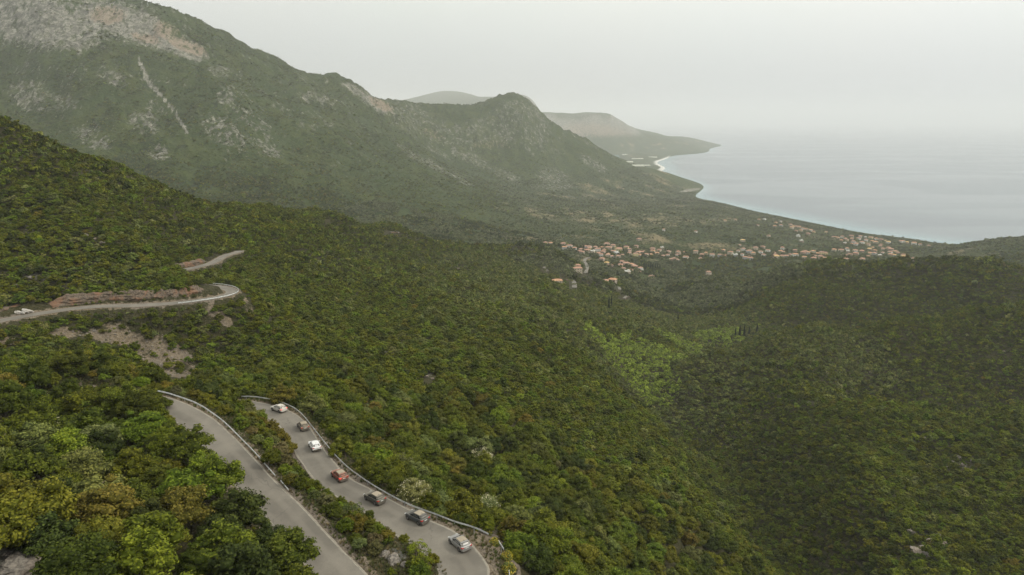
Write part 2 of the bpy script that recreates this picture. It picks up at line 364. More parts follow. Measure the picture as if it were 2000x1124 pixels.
for a in [  # village plain and coast
    (1400,600,1000,4),(1300,600,1020,4),(1300,560,1230,4),(1250,530,1430,4),(1200,500,1590,4),(1100,495,1500,4),(1100,470,1740,4),(1400,540,1350,4),(1450,500,1690,4),(1600,500,1640,3),(1700,490,1850,3),(1650,505,1560,3),
    (1300,450,2020,3),(1300,420,2500,3),(1200,420,2350,3),(1200,402,2700,3),(1400,415,2700,3),(1500,460,2080,3),(1600,465,2120,3),(1750,485,2000,3),
    (1380,396,3250,2),(1410,405,3150,2),(1500,424,2880,2),(1600,446,2580,2),(1700,463,2400,2),(1780,471,2300,2),(1840,479,2230,2),
    (2000,462,1700,3),(1920,469,1850,3),(2200,445,1550,3),(1960,500,1450,3),(2100,500,1300,3),(1830,495,1750,3),
    # big mountain: face and skyline
    (400,350,1600,0),(700,405,1680,0),(550,380,1620,0),(850,440,1560,0),(200,250,1800,0),(0,270,1750,0),(200,100,2180,0),(0,100,2230,0),(0,0,2420,0),(100,-60,2520,0),(-250,-150,2450,0),(-250,50,2100,0),(-250,250,1600,0),
    (150,-12,2520,0),(220,-2,2540,0),(290,8,2560,0),(340,25,2600,0),(440,75,2700,0),(530,120,2800,0),(590,148,2880,0),(620,156,2920,0),(650,154,2960,0),(700,175,3080,0),(770,206,3250,0),
    (360,120,2250,0),(350,200,2000,0),(430,190,2050,0),(550,260,2050,0),(650,320,1950,0),(780,390,1870,0),(500,180,2350,0),(640,230,2480,0),
    (720,240,2740,0),(800,305,2550,0),(900,362,2380,0),(1050,428,2150,0),(960,430,1900,0),
    (820,212,3650,0),(880,212,3800,0),(940,206,3950,0),(980,192,4000,0),(1015,187,4030,0),(1035,197,4030,0),(1060,224,4050,0),(1140,276,4130,0),(1200,305,4200,0),(1250,326,4260,0),(1300,340,4330,0),(1340,353,4400,0),
    (850,290,3250,0),(950,290,3500,0),(1020,270,3650,0),(900,338,2950,0),(1000,340,3250,0),(1100,330,3650,0),(1100,384,3000,0),(1200,372,3550,0),(1280,380,3600,0),(1330,374,3950,0),(1362,368,4250,0),
    # far bay and capes
    (1220,322,6500,0),(1280,328,6150,0),(1230,300,8300,0),(1290,304,8200,0),
    (960,232,9200,0),(1000,228,9200,0),(1022,226,9200,0),(1045,224,9200,0),(900,236,9500,0),(1065,222,9200,0),(1085,227,9250,0),(1110,229,9300,0),(1135,229,9350,0),(1160,227,9400,0),(1185,230,9450,0),(1200,233,9500,0),(1209,242,9550,0),(1225,250,9650,0),(1240,257,9800,0),(1262,262,9950,0),(1290,264,10100,0),(1310,270,10200,0),(1330,274,10300,0),(1355,282,10450,0),(1110,236,11500,0),(1160,236,11500,0),(1200,243,11500,0),(1240,262,11500,0),(1060,232,11500,0),(1150,252,9050,0),(1200,262,9150,0),(1090,245,8900,0),(1340,268,11600,0),(1375,276,12200,0),(1390,280,12400,0),
    (1150,275,8900,0),(1230,290,9100,0),
    (770,206,15000,0),(810,195,15000,0),(850,184,15000,0),(880,180.5,15000,0),(910,186,15000,0),(945,199,15000,0),(1000,240,15000,0),
    ]: C(*a)
# ground hidden behind the ridges, sea bed
for px_, py_, Y_, dz_ in [(1400,682,690,24),(1500,652,705,36),(1600,640,715,40),(1750,620,718,40),(1900,604,712,38),(2000,596,705,34),(1680,794,470,13),(1800,792,465,16),(2000,790,455,16)]:
    p_ = at_y(px_, py_, Y_); W(p_[0], p_[1], p_[2]-dz_-3)
for a in [(600,480,180),(-300,650,330),(-700,700,420),(-500,900,330),(-200,1000,230),(0,1250,150),(150,1420,120),(-1300,1500,520),(-900,1350,300),(-500,1250,230),
          (320,1250,120),(480,1200,110),(650,1150,115),(800,1050,130),(1000,1000,140),(420,1450,70),
          (-1500,3300,700),(-900,3600,520),(-300,3400,330),(-200,4600,300),(200,4900,250),(-800,6500,350),(0,6500,200),(400,5200,120),(600,5600,20),(1150,6000,6),
          (0,9500,420),(-1500,10500,500),(600,11500,250),(-3500,6000,700),(-5000,10000,800),(-2200,2200,1150),(-2600,3200,1200),
          (1400,4400,-40),(1700,3600,-50),(1500,5200,-50),(1700,6300,-40),(2000,7600,-40),(2000,3000,-60),(2100,2500,-60),(2600,2000,-60),(3000,3000,-80),(5000,5000,-80),(6000,3000,-80),(3500,8000,-80),(4500,11000,-80),(3400,11200,-20),(4200,13500,-80),(3000,14000,-80),(9000,14000,-80),(15000,24000,-80),(5000,24000,-80),(-2000,24000,100),(-15000,24000,300),(1600,16000,-40),(2500,18000,-80),(12000,8000,-80),
          (1900,1500,60),(2300,1800,-30),
          (-40,30,380),(-80,30,388),(0,30,356),(60,40,330),(120,50,290),(180,90,262),(-90,80,378),(40,60,345),(250,100,258),(-5,52,355),(28,75,346)]: W(*a)
for R, _ in ROADS:
    for p in R[::14]: ctrl.append((p[0], p[1], p[2]))
    ctrl.append(tuple(R[-1]))
ctrl = np.array(ctrl)
def lp(x, y): return np.stack([2.2*np.arctan2(x, y), np.log(np.hypot(x, y))], -1)
Q = lp(ctrl[:, 0], ctrl[:, 1])
keep = []                                   # drop near-duplicate control points
for i in range(len(Q)):
    if all(np.hypot(*(Q[i]-Q[j])) > .012 for j in keep): keep.append(i)
Q = Q[keep]; CZ = ctrl[keep, 2]
CC = .05
def kern(d2): return np.sqrt(d2 + CC*CC)
A = kern(((Q[:, None]-Q[None])**2).sum(-1)); n = len(Q)
A[np.arange(n), np.arange(n)] += 0.0
G = np.zeros((n+3, n+3)); G[:n, :n] = A; G[:n, n] = 1; G[:n, n+1:] = Q; G[n, :n] = 1; G[n+1:, :n] = Q.T
coef = np.linalg.solve(G, np.r_[CZ, 0, 0, 0])
NTH, NR = 800, 860
TH = np.linspace(radians(-47), radians(47), NTH); LR = np.linspace(math.log(26), math.log(26000), NR)
def base_grid():
    th = np.linspace(TH[0], TH[-1], 240); lr = np.linspace(LR[0], LR[-1], 330)
    T, R = np.meshgrid(th, lr); q = np.stack([2.2*T.ravel(), R.ravel()], -1); out = np.empty(len(q))
    for s in range(0, len(q), 8000):
        qq = q[s:s+8000]; out[s:s+8000] = kern(((qq[:, None]-Q[None])**2).sum(-1)) @ coef[:n] + coef[n] + qq @ coef[n+1:]
    g = out.reshape(330, 240)
    # cubic-ish upsample: linear with prior smoothing is enough at this density
    fi = (LR-lr[0])/(lr[1]-lr[0]); fj = (TH-th[0])/(th[1]-th[0])
    def up(a, f, ax):
        i = np.clip(np.floor(f).astype(int), 1, a.shape[ax]-3); t = f-i
        p0, p1, p2, p3 = (np.take(a, i+k, axis=ax) for k in (-1, 0, 1, 2))
        t = t[:, None] if ax == 0 else t[None, :]
        return p1 + .5*t*(p2-p0 + t*(2*p0-5*p1+4*p2-p3 + t*(3*(p1-p2)+p3-p0)))
    return up(up(g, fi, 0), fj, 1)
Z = base_grid()
THG, LRG = np.meshgrid(TH, LR); RG = np.exp(LRG); XG = RG*np.sin(THG); YG = RG*np.cos(THG)
PXG, PYG, _ = project(XG, YG, Z)
# relief noise
mount = sstep(1450, 1900, RG) * sstep(120, 260, Z) 
plain = sstep(950, 1300, RG) * (1-sstep(120, 240, Z))
hilly = sstep(60, 200, RG)*(1-mount)*(1-plain)
wx = XG + 60*fbm(XG/300, YG/300, 2, 31); wy = YG + 60*fbm(XG/300, YG/300, 2, 37)
Z = Z + hilly*(6.0*fbm(wx/130, wy/130, 4, 3) + 1.0*fbm(XG/14, YG/14, 3, 5)) * np.clip(RG/450, .25, 1.0)
spur = sstep(190, 480, RG)*(1-mount)*(1-plain)*sstep(2, 30, RG-0)
Z = Z + spur*np.where(XG > 140, .55, 1.0)*(13*(ridged(wx/260, wy/260, 3, 43)-1.2) + 7*fbm(wx/90, wy/90, 3, 47))*np.clip(RG/800, .35, 1.0)
Z = Z + plain*(2.5*fbm(XG/90, YG/90, 3, 8))*sstep(2, 12, Z)
far = sstep(6000, 8000, RG)
Z = Z + mount*(1-far)*(40*(ridged(wx/420, wy/420, 4, 11)-1.18) + 13*(ridged(XG/95, YG/95, 4, 13)-1.15) + 3*fbm(XG/28, YG/28, 3, 15)) * np.clip((Z-100)/250, .25, 1)
Z = Z + mount*far*(16*(ridged(XG/500, YG/500, 4, 18)-.6))*np.clip(Z/300, 0, .6)
# road benches
def road_dist(x, y):
    shp = x.shape; x = x.ravel(); y = y.ravel()
    best = np.full(x.shape, 1e9); zr = np.zeros(x.shape); hw = np.zeros(x.shape); rid = np.zeros(x.shape, int); side = np.zeros(x.shape)
    for ri, (R, w) in enumerate(ROADS):
        m = (x > R[:, 0].min()-45) & (x < R[:, 0].max()+45) & (y > R[:, 1].min()-45) & (y < R[:, 1].max()+45)
        idx = np.nonzero(m)[0]
        t = np.gradient(R[:, :2], axis=0)
        for s in range(0, len(idx), 20000):
            k = idx[s:s+20000]
            dx = x[k, None]-R[None, :, 0]; dy = y[k, None]-R[None, :, 1]; d2 = dx*dx+dy*dy
            j = d2.argmin(1); ar = np.arange(len(k)); d = np.sqrt(d2[ar, j]); b = d - w < best[k] - hw[k]
            kk = k[b]; best[kk] = d[b]; zr[kk] = R[j[b], 2]; hw[kk] = w; rid[kk] = ri
            side[kk] = np.sign(t[j[b], 1]*dx[ar, j][b] - t[j[b], 0]*dy[ar, j][b])
    return [a.reshape(shp) for a in (best, zr, hw, rid, side)]
NB = int(np.searchsorted(LR, math.log(560)))
d, zr, hw, rid, side = road_dist(XG[:NB], YG[:NB])
e_ = np.maximum(d - hw - 1.6, 0)
cut = np.where(rid >= 3, 2.4, .9); fill = np.where((rid == 1), .75, .8)
Zn = np.clip(Z[:NB], zr - fill*e_, zr + cut*e_)
Zn = np.where(d < hw+1.6, zr - .10, Zn)
Z[:NB] = np.where(d < 40, Zn, Z[:NB])
RD = np.full(Z.shape, 99.0); RD[:NB] = np.minimum(d-hw, 99)

def zq(x, y):
    x = np.asarray(x, float); y = np.asarray(y, float)
    fi = np.clip((np.log(np.hypot(x, y))-LR[0])/(LR[1]-LR[0]), 0, NR-1.001); fj = np.clip((np.arctan2(x, y)-TH[0])/(TH[1]-TH[0]), 0, NTH-1.001)
    i = fi.astype(int); j = fj.astype(int); a = fi-i; b = fj-j
    return (Z[i, j]*(1-b)+Z[i, j+1]*b)*(1-a) + (Z[i+1, j]*(1-b)+Z[i+1, j+1]*b)*a
def gridq(Gd, x, y):
    fi = np.clip((np.log(np.hypot(x, y))-LR[0])/(LR[1]-LR[0]), 0, NR-1).round().astype(int); fj = np.clip((np.arctan2(x, y)-TH[0])/(TH[1]-TH[0]), 0, NTH-1).round().astype(int)
    return Gd[fi, fj]
TT = np.exp(np.linspace(math.log(30), math.log(24000), 3000))
def hit(px, py, lift=0.0):                 # where a pixel's ray meets the ground (raised by lift)
    d = ray(px, py); X = d[0]*TT; Y = d[1]*TT; zz = CAMZ + d[2]*TT
    below = zz < zq(X, Y) + lift
    k = int(below.argmax()) if below.any() else len(TT)-1
    return np.array((X[k], Y[k], float(zq(X[k], Y[k]))))

# ------------------------------------------------------------------ surface attributes (what grows or shows where)
PXG, PYG, DEP = project(XG, YG, Z)
def blob(cx, cy, rx, ry, ang=0.0, soft=.5):
    a = radians(ang); u = (PXG-cx)*cos(a)+(PYG-cy)*sin(a); v = -(PXG-cx)*sin(a)+(PYG-cy)*cos(a)
    return 1-sstep(1-soft, 1+soft, np.hypot(u/rx, v/ry))
gz_r = np.gradient(Z, axis=0)/np.gradient(RG, axis=0); gz_t = np.gradient(Z, axis=1)/(RG*(TH[1]-TH[0])); SLOPE = np.hypot(gz_r, gz_t)
rock = np.zeros(Z.shape); bare = np.zeros(Z.shape); dry = np.zeros(Z.shape); orange = np.zeros(Z.shape); beach = np.zeros(Z.shape)
mm = (RG > 1450)
rock += mm*mount*(.0 + .26*sstep(.6, 1.15, SLOPE) + .22*sstep(.1, .7, ridged(XG/160, YG/160, 4, 21)-.55) + .22*fbm(XG/300, YG/300, 3, 22))
mleft = mm & (RG < 3600)
for b in [(60,40,170,60,10),(215,35,90,35,12),(290,65,80,28,22),(360,95,60,22,22),(250,45,120,40,20)]: rock = np.maximum(rock, mleft*blob(*b)*.74)
for b in [(325,60,30,18,20),(365,90,50,14,22),(210,30,40,20,0),(285,75,35,10,15)]: orange = np.maximum(orange, mleft*blob(*b))
for b in [(440,190,22,25,0),(480,235,60,8,38),(430,140,30,14,10),(110,200,50,20,10),(60,190,60,35,20),(280,240,40,25,20),(180,270,50,25,20),(310,300,30,20,20),(440,260,60,30,30),(220,150,40,20,30),(520,290,40,15,30)]: rock = np.maximum(rock, mleft*blob(*b)*.55)
def streak(pts, w):
    m = np.zeros(Z.shape)
    for (x0, y0), (x1, y1) in zip(pts[:-1], pts[1:]):
        dx, dy = x1-x0, y1-y0; t = np.clip(((PXG-x0)*dx+(PYG-y0)*dy)/(dx*dx+dy*dy), 0, 1)
        m = np.maximum(m, 1-sstep(w*.6, w*1.4, np.hypot(PXG-x0-t*dx, PYG-y0-t*dy)))
    return m
rock = np.maximum(rock, 1.1*mleft*streak([(270,115),(282,140),(290,165),(318,190),(345,225),(366,262)], 2.6))
rock = np.maximum(rock, mleft*streak([(445,190),(475,215),(530,250)], 2.0)*.6)
rock = np.maximum(rock, mleft*streak([(157,122),(170,140)], 3)*.7)
for b in [(740,205,45,14,28),(700,180,40,10,28)]: rock = np.maximum(rock, mm*blob(*b)*.72)
for b in [(745,205,30,10,28),(845,262,25,8,20),(960,285,40,10,0)]: orange = np.maximum(orange, mm*blob(*b))
for b in [(800,230,80,40,25),(880,265,90,30,15),(1010,225,55,40,0),(960,260,70,40,0),(1040,255,40,45,40)]: rock = np.maximum(rock, mm*blob(*b)*.47)
for b in [(800,300,45,9,35),(850,325,50,10,32),(900,350,40,8,30),(920,310,60,14,25),(990,345,40,14,25),(1080,345,40,22,10),(1080,365,60,10,0),(1160,320,40,12,30),(860,300,40,8,30)]: rock = np.maximum(rock, mm*blob(*b)*.52)
rock = np.maximum(rock, (RG > 7000)*mount*(.50+.25*sstep(.2, .6, SLOPE)))
orange = np.maximum(orange, (RG > 7000)*blob(1170,265,90,28,8)*.8)
rock = np.maximum(rock, (RG > 3800)*(RG < 4600)*blob(1348,372,22,3,-9)*.95); orange = np.maximum(orange, blob(1348,372,22,3,-9)*(RG > 3800)*.6)
# near outcrops and bare slopes
nr = RG < 1000
for b in [(30,1105,50,28,30),(770,1085,24,14,10)]: rock = np.maximum(rock, nr*blob(*b, soft=.3))
for b in [(640,740,14,9,10),(835,735,22,10,35),(760,690,22,5,10),(1880,905,50,16,15),(1810,1070,34,16,20),(1790,860,40,6,0),(1960,690,40,6,0),(1570,785,30,6,0),(640,430,6,3,0),(50,445,45,6,10),(175,460,40,6,15),(60,540,60,12,10),(1640,525,10,10,-50),(1700,515,12,4,0)]: rock = np.maximum(rock, nr*blob(*b)*.42)
for b in [(125,650,32,12,0),(245,650,55,14,25),(290,690,60,20,45),(335,715,38,22,20),(10,665,22,12,0),(200,658,70,13,10),(330,690,70,26,35),(412,608,20,13,20),(440,625,30,10,40),(485,600,8,26,-25),(890,522,16,5,0)]: bare = np.maximum(bare, nr*blob(*b)*np.clip(.72+.75*fbm(XG/8, YG/8, 4, 58), 0, 1))
bare = np.maximum(bare, (1-sstep(.9, 2.6, RD + 1.5*fbm(XG/2.2, YG/2.2, 3, 41)))*.8)
bare = np.maximum(bare, (RG < 160)*blob(950,1060,40,30,50)*.8); bare = np.maximum(bare, (RG < 130)*blob(1000,1105,14,34,-20, .3))
# groves, terraces and the valley
dry += (RG > 1100)*plain*sstep(4, 20, Z)*(.42 + .55*fbm(XG/160, YG/160, 3, 51))
for b in [(1060,420,60,14,18),(1180,425,120,16,8),(1300,430,80,16,5),(1420,428,40,8,15),(1180,350,30,5,30),(1240,375,60,5,12)]: dry = np.maximum(dry, (RG > 1400)*blob(*b)*(.60+.45*fbm(XG/45, YG/45, 3, 55)))
dry = np.maximum(dry, (RG > 5000)*(RG < 8600)*(Z < 60)*blob(1250,312,60,14,0)*.5)
beach = np.maximum(beach, (RG > 5500)*(RG < 9000)*(np.abs(Z-1.5) < 2.4)*blob(1295,318,16,20,-20, .3))
farv = np.maximum(sstep(900, 1500, RG)*.9, 0)
farv = np.maximum(farv, .25)

V = np.stack([XG, YG, Z], -1).reshape(-1, 3)
ii, jj = np.meshgrid(np.arange(NR-1), np.arange(NTH-1), indexing='ij'); a0 = ii*NTH+jj
F = np.stack([a0, a0+1, a0+NTH+1, a0+NTH], -1).reshape(-1, 4)
zc = np.minimum.reduce([Z[:-1, :-1], Z[1:, :-1], Z[:-1, 1:], Z[1:, 1:]]).ravel(); zc2 = np.maximum.reduce([Z[:-1, :-1], Z[1:, :-1], Z[:-1, 1:], Z[1:, 1:]]).ravel()
F = F[zc2 > -12]                           # the sea bed away from the shore is never seen
me = mesh_np('terrain', V, F, M_TERR, True)
def add_attr(me, name, v):
    a = me.attributes.new(name, 'FLOAT', 'POINT'); a.data.foreach_set('value', np.ascontiguousarray(np.clip(v, -2, 2).ravel(), np.float32))
for nm_, v in (('rock', rock), ('bare', bare), ('dry', dry), ('orange', orange), ('beach', beach), ('far', farv)): add_attr(me, nm_, v)
terrain = tag(obj('terrain', me), kind='structure')

# ------------------------------------------------------------------ sea
xs = np.concatenate([np.linspace(-3000, 400, 8), np.linspace(450, 6000, 150), np.linspace(6500, 60000, 20)])
ys = np.concatenate([np.linspace(500, 9000, 220), np.linspace(9200, 16000, 60), np.linspace(18000, 90000, 20)])
SX, SY = np.meshgrid(xs, ys); SVv = np.stack([SX, SY, np.zeros_like(SX)], -1).reshape(-1, 3)
nx_ = len(xs); i_, j_ = np.meshgrid(np.arange(len(ys)-1), np.arange(nx_-1), indexing='ij'); a0 = (i_*nx_+j_)
SF = np.stack([a0, a0+1, a0+nx_+1, a0+nx_], -1).reshape(-1, 4)
me = mesh_np('sea', SVv, SF, M_SEA)
bed = zq(np.clip(SX, -18000, 18000), SY)
sh = 1-sstep(0, 22, -bed); sh = np.where(SY > 24000, 0, sh)*.8
add_attr(me, 'shallow', sh)
sea = tag(obj('sea', me), kind='structure')

# ------------------------------------------------------------------ road surfaces and markings
def strip(name, R, offs, z, mat, attr_across=False):
    cols = [offset_line(R, o) for o in offs]; k = len(offs); nR = len(R)
    V = np.stack(cols, 1).reshape(-1, 3); V[:, 2] += z
    a, b = np.meshgrid(np.arange(nR-1), np.arange(k-1), indexing='ij'); i0 = a*k+b
    F = np.stack([i0, i0+1, i0+k+1, i0+k], -1).reshape(-1, 4)
    me = mesh_np(name, V, F, mat, True)
    if attr_across: add_attr(me, 'across', np.tile(np.linspace(0, 1, k), nR))
    return me
def rough_edges(R, w):                     # uneven broken edge of the asphalt
    n = len(R); e1 = w + .22*fbm(np.arange(n)/5., np.zeros(n), 3, 61); e2 = w + .22*fbm(np.arange(n)/5., np.ones(n)*9, 3, 62)
    return e1, e2
R2W = 1.7*(1-sstep(12, 42, np.arange(len(R2))))              # the lower branch widens into the hairpin
def road(name, R, w, lift, widen=0.0):
    e1, e2 = rough_edges(R, w); e1 = e1 + widen; K = 9; nR = len(R); cols = []
    for q in np.linspace(0, 1, K):
        off = -e1*(1-q) + e2*q
        t = np.gradient(R[:, :2], axis=0); t /= np.linalg.norm(t, axis=1)[:, None]+1e-9
        c = R.copy(); c[:, 0] += t[:, 1]*off; c[:, 1] -= t[:, 0]*off; c[:, 2] += lift + .04*(1-(2*q-1)**2); cols.append(c)
    V = np.stack(cols, 1).reshape(-1, 3)
    a, b = np.meshgrid(np.arange(nR-1), np.arange(K-1), indexing='ij'); i0 = a*K+b
    me = mesh_np(name, V, np.stack([i0, i0+1, i0+K+1, i0+K], -1).reshape(-1, 4), M_ASPH, True)
    add_attr(me, 'across', np.tile(np.linspace(0, 1, K), nR))
    return tag(obj(name, me), kind='structure')
road('road', R1, HW, .0); road('road', R2, HW, .004, R2W); road('road', HPIN, HW, -.012); road('road', R3, 2.7, .0); road('road', R4, 2.7, .0)
for R, o in ((R1, HW-.28), (R2, HW-.28), (R2, -HW+.28-R2W), (R1, -HW+.28)):
    tag(obj('edge_line', strip('edge_line', R, (o-.06, o+.06), .022, M_LINE)), kind='structure')

# ------------------------------------------------------------------ plants: crown meshes made of leaf clumps
ICO_V = None
def ico():
    t = (1+5**.5)/2
    V = np.array([(-1,t,0),(1,t,0),(-1,-t,0),(1,-t,0),(0,-1,t),(0,1,t),(0,-1,-t),(0,1,-t),(t,0,-1),(t,0,1),(-t,0,-1),(-t,0,1)], float)
    V /= np.linalg.norm(V, axis=1)[:, None]
    F = np.array([(0,11,5),(0,5,1),(0,1,7),(0,7,10),(0,10,11),(1,5,9),(5,11,4),(11,10,2),(10,7,6),(7,1,8),(3,9,4),(3,4,2),(3,2,6),(3,6,8),(3,8,9),(4,9,5),(2,4,11),(6,2,10),(8,6,7),(9,8,1)])
    return V, F
IV, IF = ico()
def crown_mesh(name, seed, shape='round', nclump=45, nleaf=70, leaf=.2, core=True, height=1.0, mat=None, narrow=1.0, open_=0.0):
    """unit crown: about 1 wide (radius .5 on the ground), base at z=0"""
    r = np.random.default_rng(seed); Vs = []; Fs = []; LV = []; base = 0
    # clump centres on and in an uneven dome
    cs = []; rs = []
    lob = [(r.uniform(0, 2*pi), r.uniform(.12, .3)) for _ in range(4)]
    for k in range(nclump):
        if shape == 'column':
            z = (k+.5)/nclump; a = r.uniform(0, 2*pi); prof = .5*narrow*(np.clip(z*5, .25, 1))*(1-z**2.2)**.6
            q = r.uniform(.3, .85)
            cs.append((cos(a)*prof*q, sin(a)*prof*q, z*height)); rs.append(max(.06, prof*.55)*r.uniform(.8, 1.15))
        else:
            u = r.uniform(-.25, 1); a = r.uniform(0, 2*pi); cu = (1-u*u)**.5
            ext = 1 + sum(am*cos(a-b) for b, am in lob)*.55
            q = r.uniform(.62, 1.0) if r.random() < .8 else r.uniform(.2, .6)
            x = .40*cu*cos(a)*q*ext; y = .40*cu*sin(a)*q*ext; z = height*(.40 + .46*u*q*(1+.25*sin(a*2+seed)))
            cs.append((x, y, z)); rs.append(r.uniform(.085, .17)*(1 if open_ == 0 else .8))
    cs = np.array(cs); rs = np.array(rs); cen = np.array((0, 0, height*.35))
    for c, rad in zip(cs, rs):
        tone = r.uniform(.25, .75)
        if core:
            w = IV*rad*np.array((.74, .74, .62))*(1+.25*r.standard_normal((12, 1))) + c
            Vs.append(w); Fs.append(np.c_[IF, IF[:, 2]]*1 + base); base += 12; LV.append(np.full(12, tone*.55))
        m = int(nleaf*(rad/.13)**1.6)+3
        d = r.standard_normal((m, 3)); d[:, 2] += .35; d /= np.linalg.norm(d, axis=1)[:, None]
        out = c - cen; out /= np.linalg.norm(out)+1e-6
        d = d + .55*out; d /= np.linalg.norm(d, axis=1)[:, None]
        p = c + d*rad*np.array((1, 1, .85))*r.uniform(.65, 1.12, (m, 1))
        nrm = d + .55*r.standard_normal((m, 3)); nrm[:, 2] += .25; nrm /= np.linalg.norm(nrm, axis=1)[:, None]
        t = np.cross(nrm, r.standard_normal((m, 3))); t /= np.linalg.norm(t, axis=1)[:, None]+1e-9; b = np.cross(nrm, t)
        L = leaf*r.uniform(.6, 1.3, (m, 1)); Wd = L*r.uniform(.45, .75, (m, 1))
        q = np.stack([p - t*L*.5, p + b*Wd*.5 + nrm*L*.08, p + t*L*.5, p - b*Wd*.5 + nrm*L*.08], 1)
        Vs.append(q.reshape(-1, 3)); Fs.append(np.arange(m*4).reshape(-1, 4) + base); base += m*4
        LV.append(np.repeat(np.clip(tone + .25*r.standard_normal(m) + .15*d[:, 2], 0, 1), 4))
    V = np.concatenate(Vs); F = np.concatenate(Fs)
    me = bpy.data.meshes.new(name)
    tri = F[:, 2] == F[:, 3]
    lt = np.where(tri, 3, 4).astype(np.int32); flat = np.concatenate([f[:3] if t else f for f, t in zip(F, tri)]).astype(np.int32) if tri.any() else F.ravel().astype(np.int32)
    me.vertices.add(len(V)); me.vertices.foreach_set('co', V.astype(np.float32).ravel())
    me.loops.add(len(flat)); me.loops.foreach_set('vertex_index', flat)
    me.polygons.add(len(lt)); ls = np.r_[0, np.cumsum(lt)[:-1]].astype(np.int32)
    me.polygons.foreach_set('loop_start', ls); me.polygons.foreach_set('loop_total', lt)
    me.update(calc_edges=True); me.materials.append(mat or M_LEAF)
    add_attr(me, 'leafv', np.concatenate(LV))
    return me
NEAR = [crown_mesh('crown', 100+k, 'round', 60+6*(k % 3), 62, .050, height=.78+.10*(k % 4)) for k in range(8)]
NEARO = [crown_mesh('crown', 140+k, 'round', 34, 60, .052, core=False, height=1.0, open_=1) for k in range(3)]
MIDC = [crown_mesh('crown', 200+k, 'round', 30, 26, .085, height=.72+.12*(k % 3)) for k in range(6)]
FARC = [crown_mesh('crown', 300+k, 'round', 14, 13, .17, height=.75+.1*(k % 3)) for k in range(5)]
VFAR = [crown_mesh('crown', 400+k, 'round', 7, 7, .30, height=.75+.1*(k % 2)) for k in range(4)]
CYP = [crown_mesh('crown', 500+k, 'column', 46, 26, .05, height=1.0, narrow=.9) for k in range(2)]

def trunk_mesh(seed):
    r = random.Random(seed); b = MB()
    lean = (r.uniform(-.05, .05), r.uniform(-.05, .05))
    b.tube([(0, 0, -.25), (lean[0]*.5, lean[1]*.5, .12), (lean[0], lean[1], .34), (lean[0]*1.5, lean[1]*1.4, .55)], [.045, .034, .026, .012], 6)
    for k in range(5):
        a = k*2*pi/5 + r.uniform(-.4, .4); h = r.uniform(.1, .3); e = r.uniform(.2, .32)
        b.tube([(lean[0]*h*2, lean[1]*h*2, h), (cos(a)*e*.5, sin(a)*e*.5, h+.16), (cos(a)*e, sin(a)*e, h+.30)], [.02, .014, .006], 5)
    return mesh_py('trunk', b.V, b.F, M_BARK, True)
TRUNKS = [trunk_mesh(k) for k in range(3)]

M_FLOW = simple('yellow_broom_flower', (.62,.47,.03), .6, var=.25, scale=6); M_CREAM = simple('cream_blossom', (.46,.42,.25), .7, var=.2, scale=6)
def flower_mesh(seed, mat=None, lo=-.12, s=.026):
    r = np.random.default_rng(seed); m = 520; a = r.uniform(0, 2*pi, m); u = r.uniform(.05, 1, m); c_ = np.sqrt(1-u*u)
    p = np.stack([.46*c_*np.cos(a), .46*c_*np.sin(a), .42+.52*u], -1)*r.uniform(.85, 1.08, (m, 1)); p = p[(fbm(p[:, 0]*5, p[:, 1]*5+p[:, 2]*4, 2, seed) > lo)]; m = len(p)
    t = r.standard_normal((m, 3)); t /= np.linalg.norm(t, axis=1)[:, None]; b_ = np.cross(t, r.standard_normal((m, 3))); b_ /= np.linalg.norm(b_, axis=1)[:, None]
    V_ = np.stack([p-t*s*.5-b_*s*.5, p+t*s*.5-b_*s*.5, p+t*s*.5+b_*s*.5, p-t*s*.5+b_*s*.5], 1).reshape(-1, 3); return mesh_np('flowers', V_, np.arange(m*4).reshape(-1, 4), mat or M_FLOW)
CREAMF = [flower_mesh(770+k, M_CREAM, .06) for k in range(2)]
# foliage colours (base colours)
PAL = np.array([(.038,.050,.007),(.070,.082,.008),(.066,.096,.010),(.092,.078,.014),(.092,.108,.036),(.150,.165,.065),(.084,.090,.011),(.092,.126,.012),(.025,.035,.009),(.098,.086,.044)])
PAL = (PAL*.82 + PAL[[0, 1, 2, 6, 7]].mean(0)*.18)*np.array((1.17, 1.11, 1.0))
KIND = ['dark green oak', 'olive green oak', 'bright green bush', 'rust tinged oak', 'grey green bush', 'cream flowering bush', 'yellow brown oak', 'light green bush', 'blackish green oak', 'dry twiggy bush']

def visible_mask(x, y, h):
    zt = zq(x, y) + h; r = np.hypot(x, y)
    s = (zt-CAMZ)/r
    fi = np.clip((np.log(r)-LR[0])/(LR[1]-LR[0]) - 2, 0, NR-1).astype(int); fj = np.clip((np.arctan2(x, y)-TH[0])/(TH[1]-TH[0]), 0, NTH-1).round().astype(int)
    return s >= HOR[fi, fj]
HOR = np.maximum.accumulate((Z-CAMZ)/RG, axis=0)
def jitter_points(r0, r1, s, amax=44):
    xm = r1*sin(radians(amax)); gx = np.arange(-xm, xm, s); gy = np.arange(r0*.6, r1, s)
    X, Y = np.meshgrid(gx, gy); X = X + (np.arange(len(gy)) % 2)[:, None]*s*.5
    X = X + rng.uniform(-.42, .42, X.shape)*s; Y = Y + rng.uniform(-.42, .42, Y.shape)*s
    r = np.hypot(X, Y); a = np.abs(np.arctan2(X, Y)); m = (r >= r0) & (r < r1) & (a < radians(amax))
    return X[m], Y[m]
